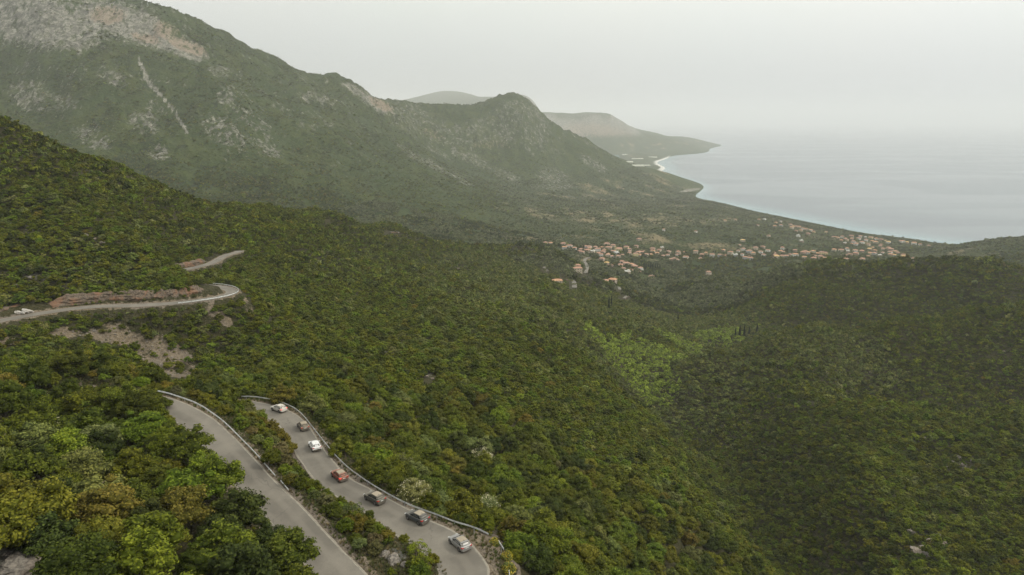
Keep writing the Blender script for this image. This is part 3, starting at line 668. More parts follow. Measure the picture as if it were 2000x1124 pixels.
def choose_kind(x, y, n):
    """which plant grows here: patches by noise, with strays"""
    f1 = fbm(x/55, y/55, 3, 71); f2 = fbm(x/140, y/140, 3, 75); f3 = fbm(x/30, y/30, 2, 79); u = rng.random(n)
    w = np.stack([1.5-1.5*f1, 1.3+0*f1, .62+.9*f3, .24+.6*f1-.3*f3, .42-.8*f1+.3*f2, .06+.10*f2, .65+.9*f2, .34+.5*f3, .55-.7*f3, .05+.1*f1], -1)
    w = np.clip(w, .01, None); c = np.cumsum(w/w.sum(-1, keepdims=True), -1)
    return (u[:, None] > c).sum(-1).clip(0, 9)


# ------------------------------------------------------------------ stretches of road that lie open in view: plants in front of them stay low
KEEP = np.zeros((282, 501), np.float32)      # quarter-resolution map of directions; value = distance of the road there
def open_view(R, w, px0=-50, px1=2050, py0=0, py1=1124):
    for o in np.linspace(-w, w, 7):
        Qr = offset_line(R, o); a, b, dd = project(Qr[:, 0], Qr[:, 1], Qr[:, 2])
        m = (a > px0) & (a < px1) & (b > py0) & (b < py1) & (a >= 0) & (a < 2000) & (b >= 0) & (b < 1124)
        KEEP[(b[m]/4).astype(int), (a[m]/4).astype(int)] = np.hypot(Qr[m, 0], Qr[m, 1])
open_view(R3, 3.0); open_view(R4, 2.8, 366, 470)
open_view(R2E, 1.4, 500, 2000); open_view(R2, 1.6, 520, 2000); open_view(R1, 1.5, 340, 2000); open_view(R1E, 1.0, 330, 2000)
RL2 = [(440,775),(468,773),(496,773),(526,778),(554,785),(580,798),(596,814),(608,830),(624,850),(640,870),(660,894),(680,912),(700,927),(730,947),(760,964),(790,980),(820,992),(850,1002),(887,1017),(925,1027),(960,1044)]
_e = project(R2E[:, 0], R2E[:, 1], R2E[:, 2])
for (a0_, b0_), (a1_, b1_) in zip(RL2[3:-1], RL2[4:]):            # the guard rail stays in sight
    for q_ in np.linspace(0, 1, 12):
        a_ = a0_+(a1_-a0_)*q_; b_ = b0_+(b1_-b0_)*q_; j_ = int(np.argmin(np.hypot(_e[0]-a_, _e[1]-b_)))
        for dy_ in (0, 4): KEEP[int((b_+dy_)/4), int(a_/4)] = np.hypot(R2E[j_, 0], R2E[j_, 1]) + .6
_c = hit(35, 1112); _r = float(np.hypot(_c[0], _c[1]))
for b_ in range(1062, 1124, 4):
    for a_ in range(0, int(90*(b_-1040)/84), 4): KEEP[b_//4, a_//4] = _r + 4
_c = hit(770, 1095); KEEP[1072//4:1104//4, 748//4:792//4] = float(np.hypot(_c[0], _c[1])) + 1
RKS = (rock > .33) & (RG < 1000) & (RG > 150) & (rng.random(rock.shape) < .12)
KEEP[np.clip(PYG[RKS]/4, 0, 281).astype(int), np.clip(PXG[RKS]/4, 0, 500).astype(int)] = RG[RKS]
SC = (bare > .5) & (RD > 4.5) & (RG < 330) & (rng.random(bare.shape) < .16)
KEEP[np.clip(PYG[SC]/4, 0, 281).astype(int), np.clip(PXG[SC]/4, 0, 500).astype(int)] = RG[SC]
FAR_ROADS = [([(1151,504),(1141,508),(1142,514),(1148,520),(1146,528),(1143,535)], 3.2, 1.0), ([(1103,547),(1112,548),(1121,551),(1123,557),(1120,564)], 3.4, 1.0), ([(760,456),(769,453),(777,454),(781,458)], 3.0, .8), ([(1061,523),(1066,528),(1070,533)], 3.2, .8), ([(1207,561),(1210,568)], 3.0, .8), ([(1217,585),(1222,580),(1226,578)], 3.0, .8)]
for pts_, w_, l_ in FAR_ROADS:
    P_ = smooth_line([hit(*p) for p in pts_], 2.0); P_[:, 2] = zq(P_[:, 0], P_[:, 1])+1; open_view(P_, w_+1)
def blocks(x, y, dm):
    z = zq(x, y); r = np.hypot(x, y); bad = np.zeros(len(x), bool)
    for hz_ in (.15, .45, .75, .95):
        for s_ in (-.42, 0, .42):
            a, b, _ = project(x + s_*dm, y, z + hz_*dm*.95)
            ia = np.clip((a/4).astype(int), 0, 500); ib = np.clip((b/4).astype(int), 0, 281)
            inn = (a >= 0) & (a < 2000) & (b >= 0) & (b < 1124)
            bad |= inn & (KEEP[ib, ia] > r + 1.0)
    return bad

P_all = []      # near plants, to be split into single trees and the rest
x, y = jitter_points(34, 250, 2.25); P_near = (x, y)
def keep_basic(x, y, dens_bare=.22):
    b = gridq(bare, x, y); rk = gridq(rock, x, y); u = rng.random(len(x))
    return (u > np.clip(b*1.15, 0, 1)*(1-dens_bare)) & (u > np.clip((rk-.3)*1.6, 0, .93))
x, y = P_near
rd, zr_, hw_, rid_, side_ = road_dist(x, y)
ed = rd - hw_
kd = choose_kind(x, y, len(x))
diam = rng.lognormal(math.log(3.9), .30, len(x)).clip(1.6, 6.0)
px_, py_, dep_ = project(x, y, zq(x, y))
strip_ = (rid_ <= 1) & (((rid_ == 0) & (side_ > 0)) | ((rid_ == 1) & (side_ < 0))) & (ed < 9) & (x > -95)
leftb = (rid_ == 0) & (side_ < 0) & (ed < 40)
diam = np.where(strip_, np.minimum(diam*.62, .9*np.maximum(ed, .2)+.5), diam)
diam = np.where(leftb, diam*1.38, np.where(~strip_, diam*1.12, diam))
# plants beside the road stay clear of it
lim = np.where(leftb, .30, np.where((rid_ == 1) & (side_ > 0), .42, .46))
ok = (ed > .7) & (ed > diam*lim + np.where((rid_ <= 1) & (side_ > 0), .9, .3)) & keep_basic(x, y)
ok &= ~((rid_ == 1) & (side_ > 0) & (ed < 8.5) & (y < 98) & (x > -12))          # open shoulder outside the hairpin
ok &= visible_mask(x, y, 7) & (dep_ > 20) & (px_ > -160) & (px_ < 2160) & (py_ < 1260)
kd = np.where(strip_ & (rng.random(len(x)) < .45), rng.choice([3, 6, 9, 4, 7], len(x)), kd)
b1 = blocks(x, y, diam); diam = np.where(b1, np.maximum(diam*.4, .9), diam); ok &= ~blocks(x, y, diam)
sel = np.nonzero(ok)[0]
# thin overlaps: larger plants win
order = sel[np.argsort(-diam[sel])]; cell = {}; out = []
for k in order:
    cx, cy_ = int(x[k]//4), int(y[k]//4); good = True
    for a in (-1, 0, 1):
        for b in (-1, 0, 1):
            for q in cell.get((cx+a, cy_+b), ()):
                if hypot(x[k]-x[q], y[k]-y[q]) < .34*(diam[k]+diam[q]): good = False; break
            if not good: break
        if not good: break
    if good: cell.setdefault((cx, cy_), []).append(k); out.append(k)
out = np.array(out)
near = [(x[k], y[k], diam[k], kd[k], rid_[k], side_[k], ed[k], bool(strip_[k])) for k in out]
# plants that the photograph shows singly: (pixel x, pixel y of the foot, diameter, kind)
for px, py, dm, k in [(548,872,4.2,3),(566,888,3.2,3),(505,850,3.6,2),(470,838,3.4,0),(488,822,3.0,4),(533,910,3.2,6),(570,950,2.6,3),(590,958,2.4,6),(640,985,3.2,1),(662,1012,2.6,4),(722,1015,2.7,0),(738,1046,2.4,7),(690,1020,2.3,9),(610,965,2.0,3),(760,1060,1.8,2),(800,1108,2.2,1),(820,1118,1.9,7),(520,876,2.6,7),(455,815,3.2,7),
                      (700,895,6.0,7),(745,915,5.6,6),(775,925,6.5,9),(830,935,5.2,1),(690,868,5,2),(860,985,4,6),(905,1000,4.6,4),(1092,1096,7.6,2),(1135,1104,7.0,2),(1078,1052,5.4,2),(1000,1010,6.5,1),(940,985,6,6),(305,826,5.4,1),(262,818,5.8,6),(225,803,5.6,0),(180,798,5.2,1),(322,856,4.8,1),(290,868,5.2,2),(350,890,4.6,6),(140,792,5.6,0),(285,795,4.6,1),(318,800,3.6,1),(238,806,6.6,1),(208,800,6.6,0),(178,797,6.4,6),(262,800,5.4,1)]:
    p = hit(px, py)
    for _ in range(4):
        if blocks(np.array([p[0]]), np.array([p[1]]), np.array([dm]))[0] and px > 640: dm *= .8
    near.append((p[0], p[1], dm, k, -1, 0, 5.0, 400 < px < 830 and py > 800 and px < 640+(py-985)*1.1))
near.sort(key=lambda t: -t[2]/hypot(t[0], t[1]))
def tint(k, x, y):
    t = PAL[k]*rng.uniform(.78, 1.25)*np.array((rng.uniform(.9, 1.1), 1.0, rng.uniform(.85, 1.15)))
    return t
def in_frame(t, m=30):
    z = float(zq(t[0], t[1]))+t[2]*.4; a, b, _ = project(t[0], t[1], z); return -m < a < 2000+m and -m < b < 1124+m
singles = [t for t in near if in_frame(t)][:300]
sid = set(id(t) for t in singles); rest_near = [t for t in near if id(t) not in sid]
ORD = ['first','second','third','fourth','fifth','sixth','seventh','eighth','ninth','tenth','eleventh','twelfth','thirteenth','fourteenth','fifteenth','sixteenth','seventeenth','eighteenth','nineteenth','twentieth']
def ordw(i):
    if i < 20: return ORD[i]
    tens = ['', '', 'twenty', 'thirty', 'forty', 'fifty', 'sixty', 'seventy', 'eighty', 'ninety']; n = i+1
    if n < 100:
        return (tens[n//10] + '-' + ORD[n % 10-1]) if n % 10 else tens[n//10][:-1]+'ieth'
    return ('hundred-and-' + ordw(n-101)) if n > 100 else 'hundredth'
def region(t):
    px, py, _ = project(t[0], t[1], float(zq(t[0], t[1])))
    if t[7]: return 'on the strip between the two road branches'
    d, zr1, hw1, r1, s1 = road_dist(np.array([t[0]]), np.array([t[1]]))
    if py < 772 and px < 700: return 'in the gully beyond the hairpin roads'
    if r1[0] == 0 and s1[0] < 0 or px < 430: return 'on the bank left of the upper road'
    if px > 1020: return 'on the lower slope right of the hairpin'
    return 'on the slope beside the lower road'
reg = {}
for t in singles: reg.setdefault((region(t), int(t[3])), []).append(t)
def add_tree(t, label, group, mesh=None):
    x, y, dm, k = t[0], t[1], t[2], int(t[3]); z = float(zq(x, y))
    nm = KIND[k].split()[-1]; name = 'oak_tree' if nm == 'oak' else 'leafy_bush'
    o = empty(name, (x, y, z-.05), rng.uniform(0, 2*pi)); tag(o, label, 'tree' if nm == 'oak' else 'bush', group)
    hs = dm*rng.uniform(.85, 1.15)*(1.0 if nm == 'oak' else .9)
    o.scale = (dm*1.12, dm*1.12, hs)
    c = obj('crown', mesh or NEAR[int(rng.integers(0, len(NEAR)))], o); c['tint'] = [float(v) for v in tint(k, x, y)]
    obj('trunk', TRUNKS[int(rng.integers(0, 3))], o)
    if k == 5: tag(obj('flowers', CREAMF[int(rng.integers(0, 2))], o), kind='stuff')
    return o
for (rg, k), L_ in reg.items():
    L_.sort(key=lambda t: project(t[0], t[1], float(zq(t[0], t[1])))[0])
    for i, t in enumerate(L_):
        lab = '%s %s' % (KIND[k], rg) if len(L_) == 1 else '%s %s, %s such from the left' % (KIND[k], rg, ordw(i))
        ms = NEARO[i % 3] if (t[7] and k in (4, 7, 9)) or k == 9 else None
        add_tree(t, lab, 'trees and bushes ' + rg, ms)

# the rest as scrub cover: geometry-node instances of the same kinds of crowns
def cover(name, x, y, z, sc, hs, kd, meshes, label, cat, tints=None):
    n = len(x); col_ = bpy.data.collections.new(name + '_kinds')
    for i, m in enumerate(meshes):
        o = bpy.data.objects.new('crown_kind_%02d' % i, m); col_.objects.link(o)
    me = bpy.data.meshes.new(name); me.vertices.add(n); me.vertices.foreach_set('co', np.stack([x, y, z], -1).astype(np.float32).ravel())
    a = me.attributes.new('vi', 'INT', 'POINT'); a.data.foreach_set('value', rng.integers(0, len(meshes), n).astype(np.int32))
    a = me.attributes.new('rot', 'FLOAT_VECTOR', 'POINT'); a.data.foreach_set('vector', np.stack([rng.normal(0, .10, n), rng.normal(0, .10, n), rng.uniform(0, 6.283, n)], -1).astype(np.float32).ravel())
    a = me.attributes.new('scl', 'FLOAT_VECTOR', 'POINT'); a.data.foreach_set('vector', np.stack([sc, sc, hs], -1).astype(np.float32).ravel())
    if tints is None: tints = PAL[kd]*rng.uniform(.74, 1.32, (n, 1))*np.stack([rng.uniform(.9, 1.12, n), np.ones(n), rng.uniform(.85, 1.15, n)], -1)
    a = me.attributes.new('tint', 'FLOAT_VECTOR', 'POINT'); a.data.foreach_set('vector', tints.astype(np.float32).ravel())
    o = obj(name, me); tag(o, label, cat, kind='stuff')
    g = bpy.data.node_groups.new(name, 'GeometryNodeTree')
    g.interface.new_socket('Geometry', in_out='INPUT', socket_type='NodeSocketGeometry'); g.interface.new_socket('Geometry', in_out='OUTPUT', socket_type='NodeSocketGeometry')
    N, L = g.nodes, g.links; gi = N.new('NodeGroupInput'); go = N.new('NodeGroupOutput')
    ip = N.new('GeometryNodeInstanceOnPoints'); ci = N.new('GeometryNodeCollectionInfo'); ci.inputs['Collection'].default_value = col_
    ci.inputs['Separate Children'].default_value = True; ci.inputs['Reset Children'].default_value = True
    def na(nm, typ):
        q = N.new('GeometryNodeInputNamedAttribute'); q.data_type = typ; q.inputs['Name'].default_value = nm; return q.outputs['Attribute']
    L.new(gi.outputs[0], ip.inputs['Points']); L.new(ci.outputs[0], ip.inputs['Instance']); ip.inputs['Pick Instance'].default_value = True
    L.new(na('vi', 'INT'), ip.inputs['Instance Index']); L.new(na('scl', 'FLOAT_VECTOR'), ip.inputs['Scale'])
    er = N.new('FunctionNodeEulerToRotation'); L.new(na('rot', 'FLOAT_VECTOR'), er.inputs[0]); L.new(er.outputs[0], ip.inputs['Rotation'])
    L.new(ip.outputs[0], go.inputs[0])
    md = o.modifiers.new('plants', 'NODES'); md.node_group = g
    return o
if rest_near:
    a = np.array([t[:4] for t in rest_near]); sc = a[:, 2]*1.12
    cover('hillside_scrub', a[:, 0], a[:, 1], zq(a[:, 0], a[:, 1])-.05, sc, sc*rng.uniform(.75, 1.05, len(a)), a[:, 3].astype(int), NEAR, 'dense mixed green scrub on the slopes near the hairpin', 'scrub')
def scatter(name, r0, r1, s, dmean, meshes, label, hmul=.9, near_veg=3, keepf=None, kindf=None, tintf=None):
    x, y = jitter_points(r0, r1, s)
    px, py, dp = project(x, y, zq(x, y)); m = visible_mask(x, y, 6) & (px > -150) & (px < 2150) & (py < 1230) & (zq(x, y) > 3)
    x, y = x[m], y[m]
    if r0 < 560:
        rd, _, hw, rid, sd = road_dist(x, y); m = (rd - hw > 1.5); m &= ~((rd-hw < 5.6) & (rd-hw > 2.0) & (sd < 0) & ((rid == 3) | ((rid == 4) & (project(x, y, zq(x, y))[0] < 425)))); x, y = x[m], y[m]
    m = keep_basic(x, y)
    if keepf is not None: m &= keepf(x, y)
    x, y = x[m], y[m]; n = len(x)
    dm = rng.lognormal(math.log(dmean), .38, n).clip(dmean*.4, dmean*2.2)
    if r0 < 560:
        rd, _, hw, rid, sd = road_dist(x, y); lim_ = np.where(rd-hw < 14, np.maximum(rd-hw-.4, .4)*1.15, 99); dm = np.minimum(dm, lim_)
    if r0 < 1500:
        b1 = blocks(x, y, dm); dm = np.where(b1, np.maximum(dm*.38, .8), dm); bk = ~blocks(x, y, dm); x, y, dm = x[bk], y[bk], dm[bk]; n = len(x)
    kd = choose_kind(x, y, n) if kindf is None else kindf(x, y, n)
    tt = None if tintf is None else tintf(x, y, kd, n)
    print(name, n)
    return cover(name, x, y, zq(x, y)-.08, dm, dm*hmul*rng.uniform(.7, 1.25, n), kd, meshes, label, 'scrub', tt)
def valley(x, y):          # the fresh green trees along the stream
    v = np.array([at for at in [hit(1250,722), hit(1275,690), hit(1330,672), hit(1400,655), hit(1210,712), hit(1260,745)]])
    d = np.min(np.hypot(x[:, None]-v[None, :, 0], y[:, None]-v[None, :, 1]), 1); return d
def kind_mid(x, y, n):
    k = choose_kind(x, y, n); k = np.where((k == 3) & (rng.random(n) < .85), 1, k); k = np.where((k == 6) & (rng.random(n) < .5), 2, k); k = np.where((k == 9) | ((k == 0) & (rng.random(n) < .3)), 1, k)
    g = sstep(.0, .25, fbm(x/170, y/170, 3, 88) + .25*sstep(300, 900, y) + .1*(x/300) - .12) * (x > -60)*(x < 330)
    px, py, _ = project(x, y, zq(x, y)); og_ = sstep(800, 900, px)*(1-sstep(1330, 1420, px))*sstep(480, 500, py)*(1-sstep(610, 660, py))*np.clip(.75+1.4*fbm(x/70, y/70, 3, 85), 0, 1)
    k = np.where(rng.random(n) < np.maximum(g*.75*(y > 430), og_*.9), 4, k)
    d = valley(x, y); k = np.where((d < 33) & (rng.random(n) < .75), 7, k); return k
def tint_mid(x, y, k, n):
    t = PAL[k]*rng.uniform(.74, 1.32, (n, 1))*np.stack([rng.uniform(.9, 1.12, n), np.ones(n), rng.uniform(.85, 1.15, n)], -1)
    t = t*np.array((1.02, 1.03, .95)); d = valley(x, y); g = ((d < 33) & (k == 7))[:, None]; t = np.where(g, np.array((.18,.235,.03))*rng.uniform(.8, 1.2, (n, 1)), t); return t
scatter('hillside_scrub', 250, 480, 2.15, 3.0, MIDC, 'dense green scrub on the slopes beyond the hairpin roads', kindf=kind_mid, tintf=tint_mid)
scatter('hillside_scrub', 480, 1000, 2.8, 3.7, FARC, 'dense green scrub over the middle hills and valley', kindf=kind_mid, tintf=tint_mid)
def kind_plain(x, y, n):
    k = choose_kind(x, y, n); g = fbm(x/120, y/120, 3, 93); return np.where((g > -.05) & (rng.random(n) < .8), 4, np.where(rng.random(n) < .5, 8, k))
def tint_plain(x, y, k, n):
    t = PAL[k]*rng.uniform(.7, 1.35, (n, 1)); return np.where((k == 4)[:, None], np.array((.118,.132,.055))*rng.uniform(.75, 1.25, (n, 1)), t)
scatter('olive_grove', 1000, 1800, 4.6, 5.2, FARC[:3], 'grey green olive groves and dark trees around the upper village', tintf=tint_plain, kindf=lambda x, y, n: np.where((zq(x, y) < 215) & (x < 420), kind_plain(x, y, n), choose_kind(x, y, n)), keepf=lambda x, y: (np.hypot(x, y) < 1150) | np.where(zq(x, y) > 215, rng.random(len(x)) < .5+.8*fbm(x/80, y/80, 3, 98), (fbm(x/60, y/60, 3, 97) > -.28) & (rng.random(len(x)) > 1.2*(gridq(dry, x, y)-.25))))
scatter('olive_grove', 1800, 4200, 7.0, 5.6, VFAR, 'grey green groves on the coastal plain and scrub on the mountain foot', hmul=.6, tintf=tint_plain, kindf=lambda x, y, n: np.where(zq(x, y) < 150, kind_plain(x, y, n), choose_kind(x, y, n)), keepf=lambda x, y: np.where(zq(x, y) < 150, rng.random(len(x)) < .8-1.1*(gridq(dry, x, y)-.2).clip(0), rng.random(len(x)) < (.45+.8*fbm(x/120, y/120, 3, 99))*(1-sstep(2600, 4200, np.hypot(x, y))*.6)))


# ------------------------------------------------------------------ rocks
def rock_obj(name, size, seed, mat, squash=.7, sub=3):
    bm = bmesh.new(); bmesh.ops.create_icosphere(bm, subdivisions=sub, radius=1.0)
    co = np.array([v.co[:] for v in bm.verts])
    n1 = fbm(co[:, 0]*1.3+seed*3.1, co[:, 1]*1.3+co[:, 2]*1.7, 3, seed); n2 = np.round(fbm(co[:, 0]*2+seed, co[:, 2]*2.2-co[:, 1], 2, seed+5)*5)/5
    f = 1 + .55*n1 + .25*n2
    for v, k in zip(bm.verts, f): v.co = v.co*k
    for v in bm.verts: v.co.z *= squash
    me = bpy.data.meshes.new(name); bm.to_mesh(me); bm.free(); me.materials.append(mat)
    return me
M_WROCK = rock_mat('pale_boulder', (.50,.47,.43), (.24,.22,.19), (.40,.34,.27), .3, .9)
ROCKS = [rock_obj('rock', 1, 900+k, M_ROCK, .55+.1*(k % 3)) for k in range(5)]
WROCKS = [rock_obj('rock', 1, 920+k, M_WROCK, .7) for k in range(2)]
def rock_at(px, py, r, label, group=None, meshes=ROCKS, dz=0.0):
    p = hit(px, py); o = obj('rock', random.choice(meshes), None, (p[0], p[1], p[2]+r*.12+dz))
    o.scale = (r*random.uniform(.8, 1.3), r*random.uniform(.8, 1.2), r*random.uniform(.7, 1.1)); o.rotation_euler = (random.uniform(-.3, .3), random.uniform(-.3, .3), random.uniform(0, 6.3))
    return tag(o, label, 'rock', group)
rock_at(53, 611, 1.7, 'large pale boulder at the left end of the middle road', meshes=WROCKS, dz=.3)
rock_at(36, 614, 1.2, 'smaller pale boulder left of the large one by the middle road', meshes=WROCKS, dz=.2)
rock_at(44, 613, .8, 'smallest pale boulder between the two by the middle road', meshes=WROCKS, dz=.1)
rock_at(1017, 1085, .85, 'rounded brown boulder on the drop edge outside the hairpin')
rock_at(770, 1098, 1.1, 'tan rock outcrop on the strip between the road branches', dz=.1)
rock_at(752, 1086, .8, 'low tan rock behind the outcrop on the road strip')
rock_at(790, 1106, .6, 'small tan rock at the hairpin end of the road strip')
spots = [('on the dark slope above the lower road bend', [(833,738),(822,728),(845,742),(838,722),(850,752),(815,735),(870,770),(880,775)], 1.5),
         ('in the scrub behind the far white car', [(640,738),(646,746),(634,746),(650,738)], 1.2),
         ('on the slope left of the far valley', [(757,686),(768,690),(778,694),(738,676),(959,782)], 1.3),
         ('on the bare patch of the right slope', [(1860,905),(1880,912),(1900,902),(1925,910),(1875,897),(1850,915),(1940,900)], 2.2),
         ('on the outcrop low on the right slope', [(1800,1072),(1815,1060),(1810,1085),(1835,1048),(1790,1080),(1840,1065),(1780,1040)], 2.5),
         ('on the crest of the right-hand hill', [(1640,516),(1655,513),(1695,512),(1785,512),(1925,510)], 2.6),
         ('on the upper part of the right slope', [(1790,862),(1805,860),(1565,785),(1580,790),(1960,690),(1980,694),(1700,730),(1850,705)], 1.6),
         ('high on the near left hill', [(140,402),(150,405),(55,445),(20,440),(165,462),(185,470),(200,478),(60,545),(30,560)], 1.5)]
for where, L_, r in spots:
    L_ = sorted(L_)
    for i, (a, b_) in enumerate(L_): rock_at(a, b_, r*random.uniform(.45, 1.0), 'grey limestone rock %s, %s from the left' % (where, ordw(i)), 'limestone rocks ' + where, dz=.35)
# scree below the middle road: loose stones, one mass
xs_, ys_ = jitter_points(190, 320, .9); bb = gridq(bare, xs_, ys_); rdd, _, hwd, _, _ = road_dist(xs_, ys_)
m = (bb > .45) & (rdd-hwd > 2.2) & (rng.random(len(xs_)) < .4); xs_, ys_ = xs_[m], ys_[m]; n_ = len(xs_)
STONE = [rock_obj('stone', 1, 940+k, M_ROCK, .7, 1) for k in range(3)]
s_ = rng.lognormal(math.log(.22), .5, n_).clip(.1, .9)
cover('scree', xs_, ys_, zq(xs_, ys_), s_, s_, np.zeros(n_, int), STONE, 'loose grey stones on the bare slope below the middle road', 'scree')

# bottom-left outcrop: bedded limestone slabs
c0 = hit(35, 1112); b = empty('limestone_outcrop', tuple(c0)); tag(b, 'weathered grey limestone outcrop in the bottom left corner', 'rock')
for k in range(16):
    a = random.uniform(0, 6.3); rr = random.uniform(0, 3.2); o = obj('slab', ROCKS[k % 5], b, (rr*cos(a)*1.2, rr*sin(a), .2+.5*random.random() - rr*.05))
    q = random.uniform(.5, 1.3); o.scale = (q*1.3, q, q*.7); o.rotation_euler = (random.uniform(-.3, .3), random.uniform(.1, .5), random.uniform(0, 6.3))

# cut rock faces above the middle roads
def rock_face(R, i0, i1, off, height, back, mat, label, seed):
    B = offset_line(R[i0:i1], off); T = offset_line(R[i0:i1], off-back if off < 0 else off+back); nR = len(B); K = 26
    s = np.linspace(0, 1, nR); prof = np.clip(np.minimum(s/.16, (1-s)/.10), 0, 1)**.7*(.86+.22*fbm(s*6, s*0+seed, 2, seed)+.16*fbm(s*45, s*0+seed, 3, seed+2)); H = height*prof
    V = []
    dirv = (T[:, :2]-B[:, :2]); dirv /= np.linalg.norm(dirv, axis=1)[:, None]
    for k in range(K):
        q = k/(K-1); along = np.arange(nR)*1.0*(np.linalg.norm(np.diff(B[:2, :2], axis=0)))
        led = 1.1*ridged(along/3.2, q*H*.42+seed, 5, seed+1) - .5 + .8*np.round(2.4*fbm(along/5, q*H/1.3, 3, seed+3)) + .5*fbm(along/1.1, q*H/.8, 2, seed+6)
        inset = back*q**1.2 - .62*led*np.sin(pi*min(1, q*.95+.03))
        p = B.copy(); p[:, :2] += dirv*inset[:, None]; p[:, 2] = B[:, 2] - .3 + q*(H+.3) + .15*fbm(along/1.5, q*9+0*along, 2, seed+9); V.append(p)
    V = np.stack(V, 1).reshape(-1, 3); a, b = np.meshgrid(np.arange(nR-1), np.arange(K-1), indexing='ij'); k0 = a*K+b
    o = obj('rock_cliff', mesh_np('rock_cliff', V, np.stack([k0, k0+K, k0+K+1, k0+1], -1).reshape(-1, 4), mat)); tag(o, label, 'cliff'); return o
def densify(R, step=.4):
    d = np.r_[0, np.cumsum(np.linalg.norm(np.diff(R[:, :2], axis=0), axis=1))]; s = np.arange(0, d[-1], step); return np.stack([np.interp(s, d, R[:, k]) for k in range(3)], 1)
R3d = densify(R3); pxr = project(R3d[:, 0], R3d[:, 1], R3d[:, 2])[0]; iN = int(pxr.argmax())
ia = int(np.argmin(np.abs(pxr[:iN]-85))); ib = int(np.argmin(np.abs(pxr[:iN]-432)))
rock_face(R3d, ia, ib, -5.2, 5.4, 3.2, M_CLIFF, 'long rust brown cut rock face above the middle road', 21)
ia0 = int(np.argmin(np.abs(pxr[:iN]+30))); rock_face(R3d, ia0, ia-4, -6.0, 3.6, 3.0, M_CLIFF, 'low brown rock cut at the left end of the middle road', 27)
R4d = densify(R4); pxr4 = project(R4d[:, 0], R4d[:, 1], R4d[:, 2])[0]
rock_face(R4d, 4, int(np.argmin(np.abs(pxr4-420))), -4.6, 3.2, 2.2, M_CLIFF, 'low brownish rock cut above the farther bend of road', 33)

# ------------------------------------------------------------------ far bits of the road towards the village
def far_road(pts, w, lift):
    P = [hit(*p) for p in pts]; R = smooth_line(P, 4.0); R[:, 2] = zq(R[:, 0], R[:, 1]) + lift
    for _ in range(6): R[1:-1, 2] = (R[:-2, 2]+R[1:-1, 2]*2+R[2:, 2])/4
    me = strip('road', R, np.linspace(-w, w, 5), 0, M_ASPH, True); tag(obj('road', me), kind='structure')
    # bank under the road edge
    V = []; 
    for o_, dz in ((-w-.3, -4), (-w, -.02), (w, -.02), (w+.3, -4)):
        q = offset_line(R, o_); q[:, 2] += dz; V.append(q)
    V = np.stack(V, 1).reshape(-1, 3); nR = len(R); a, b = np.meshgrid(np.arange(nR-1), (0, 2), indexing='ij'); k0 = a*4+b
    tag(obj('road_bank', mesh_np('road_bank', V, np.stack([k0, k0+1, k0+5, k0+4], -1).reshape(-1, 4), M_CLIFF)), kind='structure')
for pts, w, lift in FAR_ROADS: far_road(pts, w, lift)

# ------------------------------------------------------------------ guard rails
PROF = [(.0,-.155),(.045,-.12),(.045,-.07),(.0,-.02),(.0,.02),(.045,.07),(.045,.12),(.0,.155)]
def guardrail(R, label, zoff=.62, post_step=4.0, face=-1):
    """R: line of the rail at ground level; the beam's ribs face the road"""
    o0 = R[0]; e = empty('guardrail', tuple(o0)); tag(e, label, 'guardrail')
    t = np.gradient(R[:, :2], axis=0); t /= np.linalg.norm(t, axis=1)[:, None]+1e-9; nrm = np.stack([t[:, 1], -t[:, 0]], 1)*face
    wob = .05*fbm(np.arange(len(R))/6., np.zeros(len(R))+R[0, 0], 2, 64)
    V = []
    for (a, h) in PROF:
        p = R.copy(); p[:, :2] += nrm*a; p[:, 2] += zoff + h + wob; V.append(p - o0)
    for (a, h) in PROF[::-1]:
        p = R.copy(); p[:, :2] += nrm*(a-.012); p[:, 2] += zoff + h + wob; V.append(p - o0)
    K = 16; nR = len(R); V = np.stack(V, 1).reshape(-1, 3); a, b = np.meshgrid(np.arange(nR-1), np.arange(K), indexing='ij'); k0 = a*K+b; k1 = a*K+(b+1) % K
    obj('rail', mesh_np('rail', V, np.stack([k0, k1, k1+K, k0+K], -1).reshape(-1, 4), M_STEEL), e)
    d = np.r_[0, np.cumsum(np.linalg.norm(np.diff(R[:, :2], axis=0), axis=1))]
    for s in np.arange(1.0, d[-1], post_step):
        i = int(np.searchsorted(d, s)); p = R[min(i, nR-1)] - o0; q = nrm[min(i, nR-1)]
        ang = atan2(t[min(i, nR-1), 1], t[min(i, nR-1), 0])
        o = obj('post', POST, e, (p[0]-q[0]*.075, p[1]-q[1]*.075, p[2])); o.rotation_euler = (0, 0, ang)
    return e
pb = MB(); pb.box((0, 0, .15), (.10, .012, 1.25)); pb.box((-.045, -.035, .15), (.012, .06, 1.25)); pb.box((.045, -.035, .15), (.012, .06, 1.25)); POST = mesh_py('post', pb.V, pb.F, M_STEEL_D)
def rail_line(pts, R, h=.78):
    out_ = []
    for px, py in pts:
        k = None; z = R[0, 2]
        for _ in range(4):
            p = at_z(px, py, z+h); j = np.argmin(np.hypot(R[:, 0]-p[0], R[:, 1]-p[1])); z = R[j, 2]
        out_.append((p[0], p[1], z-.05))
    return smooth_line(out_, .8)
guardrail(rail_line([(290,760),(320,764),(360,776),(390,788),(420,808),(440,824),(466,850),(500,884),(538,928)], R1), 'long steel guardrail along the outer edge of the upper road', face=1)
guardrail(rail_line([(548,936),(556,945),(566,957)], R1), 'short leaning steel rail at the lower end of the upper guardrail', zoff=.5, face=1)
RLW = rail_line(RL2, R2)
guardrail(RLW, 'long curving steel guardrail beside the seven cars on the lower road', face=-1)
guardrail(rail_line([(974,1054),(980,1064),(987,1075)], R2), 'short steel rail between yellow broom bushes outside the hairpin', zoff=.55, face=-1)
